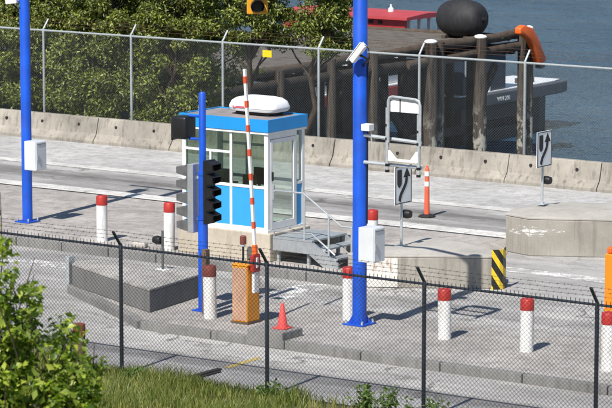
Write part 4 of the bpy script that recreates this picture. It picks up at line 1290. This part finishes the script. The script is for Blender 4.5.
# red shed on a float beyond the pier
t = thing("red_shed", (-40, 57, -4.5), "long low red shed with a red roof floating beyond the pier", "shed")
RX0, RX1, RY0, RY1, RZ = -41.2, -34.6, 57.7, 60.6, -0.72
MB().box(RX0, RX1 + .3, RY0 - .3, RY1 + .3, -5.0, -3.7).build("float", "hull_black", t)
MB().box(RX0 + .1, RX1 - 3.0, RY0, RY1, -3.7, RZ - .12).build("wall", "red_wall", t)
MB().box(RX1 - 3.0, RX1, RY0, RY0 + .15, -3.7, RZ - .125).build("wall", "red_wall", t)
MB().box(RX1 - 3.0, RX1 - 2.9, RY0 + .16, RY1, -3.7, RZ - .125).build("wall", "red_wall", t)
MB().box(RX1 - .15, RX1, RY0 + .16, RY1, -3.7, RZ - 1.0).build("wall", "red_wall", t)
mb = MB().add([(RX0, RY0 - .25, RZ - .12), (RX1 + .25, RY0 - .25, RZ - .12), (RX1 + .25, RY1 + .25, RZ - .12), (RX0, RY1 + .25, RZ - .12),
               (RX0, RY0 - .25, RZ), (RX1 + .25, RY0 - .25, RZ), (RX1 + .25, RY1 + .25, RZ), (RX0, RY1 + .25, RZ), (RX0, (RY0 + RY1) / 2, RZ + .10), (RX1 + .25, (RY0 + RY1) / 2, RZ + .10)],
              [(0, 3, 2, 1), (0, 1, 5, 4), (2, 3, 7, 6), (4, 5, 9, 8), (6, 7, 8, 9), (1, 2, 6, 9, 5), (3, 0, 4, 8, 7)])
mb.build("roof", "red_roof", t)
for k in range(11):
    xq = RX0 + .4 + k * .48
    MB().box(xq, xq + .2, RY0 - .04, RY0 - .005, RZ - .34, RZ - .2).build("vent_slot", "dark_void", t)
for k in range(4):
    yq = RY0 + .35 + k * .8
    MB().box(RX1 - .12, RX1 + .04, yq, yq + .13, -1.73, RZ - .125).build("post", "white_paint", t)
MB().lathe((RX1 - 1.6, RY0 + 1.3, RZ + .08), [(.14, 0), (.12, .14), (.05, .2), (.04, .32)], 10).build("roof_vent", "white_paint", t, smooth=40)
MB().box(-38.6, -37.9, RY0 - .03, RY0 - .004, -1.5, -1.25).build("name_board", "white_paint", t)

# grey work boat at the pier end
t = thing("work_boat", (-25.5, 50.4, -4.5), "dark grey work boat with pale windows moored past the pier end", "boat")
hx = [(-24.6, 46.9), (-24.55, 51.5), (-24.58, 54.0), (-24.75, 54.75), (-27.4, 54.75), (-27.58, 54.0), (-27.6, 51.5), (-27.6, 46.9)]
low = [(-24.9, 46.9), (-24.9, 51.0), (-24.9, 52.8), (-25.1, 53.6), (-27.1, 53.6), (-27.3, 52.8), (-27.3, 51.0), (-27.3, 46.9)]
n = 8
MB().add([(x, y, -5.2) for x, y in low] + [(x, y, -3.05) for x, y in low], [tuple(reversed(range(8))), tuple(range(8, 16))] + [(i, (i + 1) % 8, (i + 1) % 8 + 8, i + 8) for i in range(8)]).build("hull", "hull_black", t)
MB().prism(hx, -3.04, -2.58).build("bulwark", "hull_grey", t, bevel=0.04)
MB().prism([(x + (-.22 if x > -26 else .22), y - .25) for x, y in hx], -2.57, -2.53).build("deck", "hull_white", t)
MB().box(-27.0, -24.9, 47.0, 50.2, -2.53, -0.75).build("cabin", "cabin_navy", t, bevel=0.05)
MB().box(-27.1, -24.8, 46.95, 50.3, -0.75, -0.66).build("cabin_roof", "hull_grey", t, bevel=0.03)
for y0, y1 in ((47.05, 47.5), (47.62, 48.1)):
    wv_ = MB().box(-24.9, -24.86, y0, y1, -1.85, -1.1).build("window", "cabin_navy", t)
    MB().box(-24.86, -24.85, y0 + .04, y1 - .04, -1.81, -1.14).build("pane", "pale_pane", wv_)
MB().box(-25.6, -25.2, 52.0, 52.9, -2.53, -2.32).build("hatch", "hull_grey", t, bevel=0.03)
MB().lathe((-25.0, 48.9, -2.53), [(.16, 0), (.16, .25), (.05, .3)], 12).build("bollard_post", "hull_white", t)
def text(body, size, loc, rot, mat, parent, name):
    cu = bpy.data.curves.new(name, 'FONT')
    cu.body = body
    cu.size = size
    cu.extrude = 0.006
    tmp = bpy.data.objects.new(name + "_tmp", cu)
    me = bpy.data.meshes.new_from_object(tmp)
    bpy.data.objects.remove(tmp)
    me.materials.append(MATS[mat])
    ob = bpy.data.objects.new(name, me)
    COL.objects.link(ob)
    ob.parent = parent
    ob.location = Vector(loc) - ORG[parent]
    ob.rotation_euler = rot
    ORG[ob] = Vector(loc)
    return ob
text("VAN 200", 0.25, (-24.555, 49.0, -2.92), (R(90), 0, R(90)), "hull_white", t, "hull_lettering")["kind"] = "stuff"

# white and red boat on the far side of the pier
t = thing("moored_boat", (-33, 50, -4.5), "white boat with a red hull band seen between the pier piles", "boat")
hb = [(-31.6, 45.0), (-31.5, 54.0), (-32.2, 56.0), (-33.0, 56.6), (-33.6, 56.0), (-34.2, 54.0), (-34.2, 45.0)]
MB().prism(hb, -5.0, -3.45).build("hull", "hull_black", t, bevel=0.04)
MB().prism([(x + (.03 if x > -33 else -.03), y) for x, y in hb], -3.44, -3.05).build("rub_band", "hull_red", t, bevel=0.02)
MB().prism(hb, -3.04, -2.95).build("topsides", "hull_white", t, bevel=0.03)
MB().box(-33.9, -31.75, 46.0, 54.4, -2.95, -2.0).build("cabin", "hull_white", t, bevel=0.06)
for k in range(7):
    MB().box(-31.75, -31.72, 46.4 + k * 1.15, 47.2 + k * 1.15, -2.62, -2.5).build("window", "dark_void", t)
MB().box(-34.0, -31.65, 45.9, 54.5, -2.0, -1.92).build("cabin_roof", "hull_white", t, bevel=0.03)

# ------------------------------------------------------------------ vegetation
def leaf_cloud(centres, radii, counts, size, up=0.35, droop=0.0, fold=0.25, vary=(0.6, 1.25), aspect=0.42):
    C, S = [], []
    for c, r, k in zip(centres, radii, counts):
        d = rng.normal(size=(k, 3))
        d /= np.linalg.norm(d, axis=1)[:, None]
        rad = rng.random(k) ** 0.45
        rr = np.array(r if isinstance(r, (list, tuple)) else (r, r, r))
        C.append(np.array(c) + d * rad[:, None] * rr)
        S.append(d)
    P = np.concatenate(C)
    D = np.concatenate(S)
    k = len(P)
    nrm = D * 0.55 + np.array([0, 0, up]) + rng.normal(0, 0.55, (k, 3))
    nrm /= np.linalg.norm(nrm, axis=1)[:, None]
    t = np.cross(nrm, rng.normal(size=(k, 3)))
    t /= np.linalg.norm(t, axis=1)[:, None]
    t[:, 2] -= droop
    t /= np.linalg.norm(t, axis=1)[:, None]
    bta = np.cross(nrm, t)
    L = (size * rng.uniform(vary[0], vary[1], k))[:, None]
    W = L * aspect
    v0 = P
    v1 = P + t * L * 0.45 + bta * W * 0.5 + nrm * W * fold
    v2 = P + t * L
    v3 = P + t * L * 0.45 - bta * W * 0.5 + nrm * W * fold
    V = np.stack([v0, v1, v2, v3], 1).reshape(-1, 3)
    i = np.arange(k)[:, None] * 4
    F = np.concatenate([i + np.array([[0, 1, 2]]), i + np.array([[0, 2, 3]])], 1).reshape(-1)
    return V, F

def limb(mb, a, b, r0, r1, wob=0.12):
    a, b = Vector(a), Vector(b)
    L = (b - a).length
    pts = [a + (b - a) * k / 5 + Vector((random.uniform(-1, 1), random.uniform(-1, 1), random.uniform(-.5, .5))) * wob * L * .25 * math.sin(math.pi * k / 5) for k in range(6)]
    mb.tube(pts, [r0 + (r1 - r0) * k / 5 for k in range(6)], 7)
    return pts

def tree(x, y, z, h, spread, nleaf, label, lean=(0, 0), low=0.05, clumps=190, size=0.115, tip=0.9):
    t = thing("laurel_tree", (x, y, z), label, "tree", "broadleaf trees behind the far fence")
    tr = MB()
    top = (x + lean[0], y + lean[1], z + h * .7)
    tp = limb(tr, (x, y, z - .2), top, h * .018, h * .010, .2)
    cen, rad, cnt = [], [], []
    for k in range(clumps):
        f_ = low + (1 - low) * random.random()
        a_ = random.uniform(0, 2 * math.pi)
        rr = spread * random.uniform(.45, 1.0) * (1 - .35 * max(0, f_ - .6) / .4)
        c = (x + lean[0] * f_ + math.cos(a_) * rr, y + lean[1] * f_ + math.sin(a_) * rr * .7, z + h * f_ * tip)
        r_ = random.uniform(.22, .50)
        cen.append(c); rad.append((r_, r_, r_ * .7)); cnt.append(int(nleaf / clumps * random.uniform(.5, 1.5)))
        if k % 2 == 0:
            s0 = tp[min(5, max(1, int(f_ * 5)))]
            limb(tr, s0, c, h * .008, h * .002, .25)
    tr.build("trunk", "bark", t, smooth=60)
    V, F = leaf_cloud(cen, rad, cnt, size, up=.45, droop=.35)
    fast_mesh("crown", V, F, 3, "laurel_leaf", t)
TREES = [(-24.6, 16.8, 5.4, 1.7, 50000, "dense dark broadleaf tree at the far left behind the fence", (0, 0)),
         (-22.2, 16.3, 5.6, 1.6, 52000, "dense broadleaf tree behind the left blue pole", (0, 0)),
         (-19.9, 16.6, 5.6, 1.7, 52000, "dense broadleaf tree just right of the left blue pole behind the fence", (0.2, 0)),
         (-17.6, 16.3, 5.4, 1.6, 52000, "dense broadleaf tree left of the booth roof behind the fence", (0.2, 0)),
         (-15.5, 16.6, 5.6, 1.5, 46000, "dense broadleaf tree above the thin blue pole behind the fence", (0.4, 0))]
for x, y, h, sp, nl, lab, ln in TREES:
    tree(x, y, 0.0, h, sp, nl, lab, ln)
tree(-22.0, 19.3, 0.0, 6.2, 2.6, 44000, "tall broadleaf tree standing farther back at the left", (0, 0))
tree(-17.6, 19.3, 0.0, 6.2, 2.6, 44000, "tall broadleaf tree standing farther back above the booth", (0.5, 0))
# trees leaning over the pier root at the right end of the row
tree(-13.6, 17.4, -0.2, 5.4, 1.2, 18000, "leaning broadleaf tree behind the hanging traffic signal", (1.0, -.3), low=.55, clumps=45)
tree(-12.3, 18.4, -0.8, 5.6, 1.15, 14000, "sparse overhanging broadleaf tree, rightmost behind the far fence", (1.4, -.6), low=.62, clumps=36)

# leafy bush in the near left corner
def bush(x, y, label):
    z = hill_z(x, y)
    t = thing("leafy_bush", (x, y, z), label, "bush")
    st = MB()
    cen, rad, cnt = [], [], []
    rt = Vector((0.816, 0.578, 0))
    aw = Vector((-0.578, 0.816, 0))
    for k in range(120):
        s_ = random.uniform(-1.3, 1.0)
        q_ = random.uniform(-.6, .6)
        top_ = float(np.interp(s_, [-1.3, 0, .24, .38, .7, 1.0], [3.15, 3.0, 2.8, 2.0, 1.5, 1.2])) - .1 * abs(q_)
        hh = top_ * random.choice((random.uniform(.3, .75), random.uniform(.6, .92), random.uniform(.9, 1.08)))
        root = Vector((x + s_ * .35, y + s_ * .25 + q_ * .2, z))
        c = Vector((x, y, z)) + rt * (s_ + random.uniform(-.08, .10)) + aw * q_ + Vector((0, 0, hh))
        pts = limb(st, root - Vector((0, 0, .1)), c, .014, .004, .4)
        for j in range(6):
            f_ = random.uniform(.3, 1.0)
            cc_ = root * (1 - f_) + c * f_ + Vector((random.gauss(0, .05), random.gauss(0, .05), 0))
            cen.append(tuple(cc_)); rad.append(random.uniform(.06, .17)); cnt.append(random.randint(18, 36))
    st.build("stems", "bark", t, smooth=60)
    V, F = leaf_cloud(cen, rad, cnt, 0.076, up=.7, droop=.15, aspect=.66, fold=.22, vary=(.35, 1.5))
    fast_mesh("foliage", V, F, 3, "bright_leaf", t)
bush(16.05, -26.5, "bright green leafy bush in the near left corner")

# weeds at the fence foot
def weed(x, y, h, n, label):
    z = ground_height(x, y)
    t = thing("weed_plant", (x, y, z), label, "weed", "leafy weeds at the near fence foot")
    st = MB()
    cen, rad, cnt = [], [], []
    for k in range(n):
        ex, ey, ez = x + random.gauss(0, .16), y + random.gauss(0, .12), z + h * random.uniform(.5, 1)
        limb(st, (x + random.gauss(0, .05), y + random.gauss(0, .05), z - .03), (ex, ey, ez), .006, .003, .3)
        for j in range(5):
            f_ = .25 + .75 * j / 4
            cen.append((x + (ex - x) * f_, y + (ey - y) * f_, z + (ez - z) * f_)); rad.append(.05); cnt.append(5)
    st.build("stems", "bark", t, smooth=60)
    V, F = leaf_cloud(cen, rad, cnt, 0.085, up=.6, droop=.2, aspect=.5)
    fast_mesh("foliage", V, F, 3, "weed_leaf", t)
WEEDS = [(9.55, -10.62, .50, 9, "leafy weed left of the fence post near the bottom centre"), (9.95, -10.55, .60, 11, "tall leafy weed beside the fence post near the bottom centre"),
         (10.75, -10.65, .50, 10, "leafy weed just right of the fence post near the bottom centre"), (11.2, -10.6, .42, 8, "small leafy weed right of centre at the bottom edge"),
         (7.75, -10.62, .34, 7, "leafy weed at the foot of the fence post left of the cone"), (12.3, -10.6, .32, 6, "low leafy weed nearest the bottom right"),
         (4.9, -10.75, .30, 7, "small weed in the grass by the leftmost fence post")]
for a_ in WEEDS:
    weed(*a_)

# rough grass along the fence and up the slope
def grass(n):
    px = rng.uniform(1.5, 13.5, n * 2)
    py = -10.15 - rng.random(n * 2) ** 1.3 * 5.5
    thin = np.where(px > 8.3, 0.18, 1.0) * np.where(py > -10.30, 0.5, 1.0)
    clump = 0.5 + 0.5 * np.sin(px * 3.1 + 1.3 * np.sin(py * 2.3)) * np.sin(py * 4.1 + px)
    keep = rng.random(n * 2) < thin * (0.35 + 0.65 * clump)
    px, py = px[keep][:n], py[keep][:n]
    pz = np.array([hill_z(a, b) - 0.012 for a, b in zip(px, py)])
    k = len(px)
    h = rng.uniform(.07, .26, k) * (0.6 + 0.7 * (0.5 + 0.5 * np.sin(px * 2.2 + py)))
    an = rng.uniform(0, 2 * math.pi, k)
    w = rng.uniform(.004, .010, k)
    bend = rng.uniform(.05, .6, k) * h
    ba = rng.uniform(0, 2 * math.pi, k)
    dx, dy = np.cos(an) * w, np.sin(an) * w
    b0 = np.stack([px - dx, py - dy, pz], -1)
    b1 = np.stack([px + dx, py + dy, pz], -1)
    mx_, my_ = px + np.cos(ba) * bend * .3, py + np.sin(ba) * bend * .3
    m0 = np.stack([mx_ - dx * .8, my_ - dy * .8, pz + h * .55], -1)
    m1 = np.stack([mx_ + dx * .8, my_ + dy * .8, pz + h * .55], -1)
    tp = np.stack([px + np.cos(ba) * bend, py + np.sin(ba) * bend, pz + h], -1)
    V = np.stack([b0, b1, m1, m0, tp], 1).reshape(-1, 3)
    i = np.arange(k)[:, None] * 5
    F = np.concatenate([i + np.array([[0, 1, 2]]), i + np.array([[0, 2, 3]]), i + np.array([[3, 2, 4]])], 1).reshape(-1)
    g = fast_mesh("grass", V, F, 3, "grass_blade", loc=(8, -12, 0))
    tag(g, "rough green and straw coloured grass along the near fence", "grass", kind="stuff")
grass(42000)
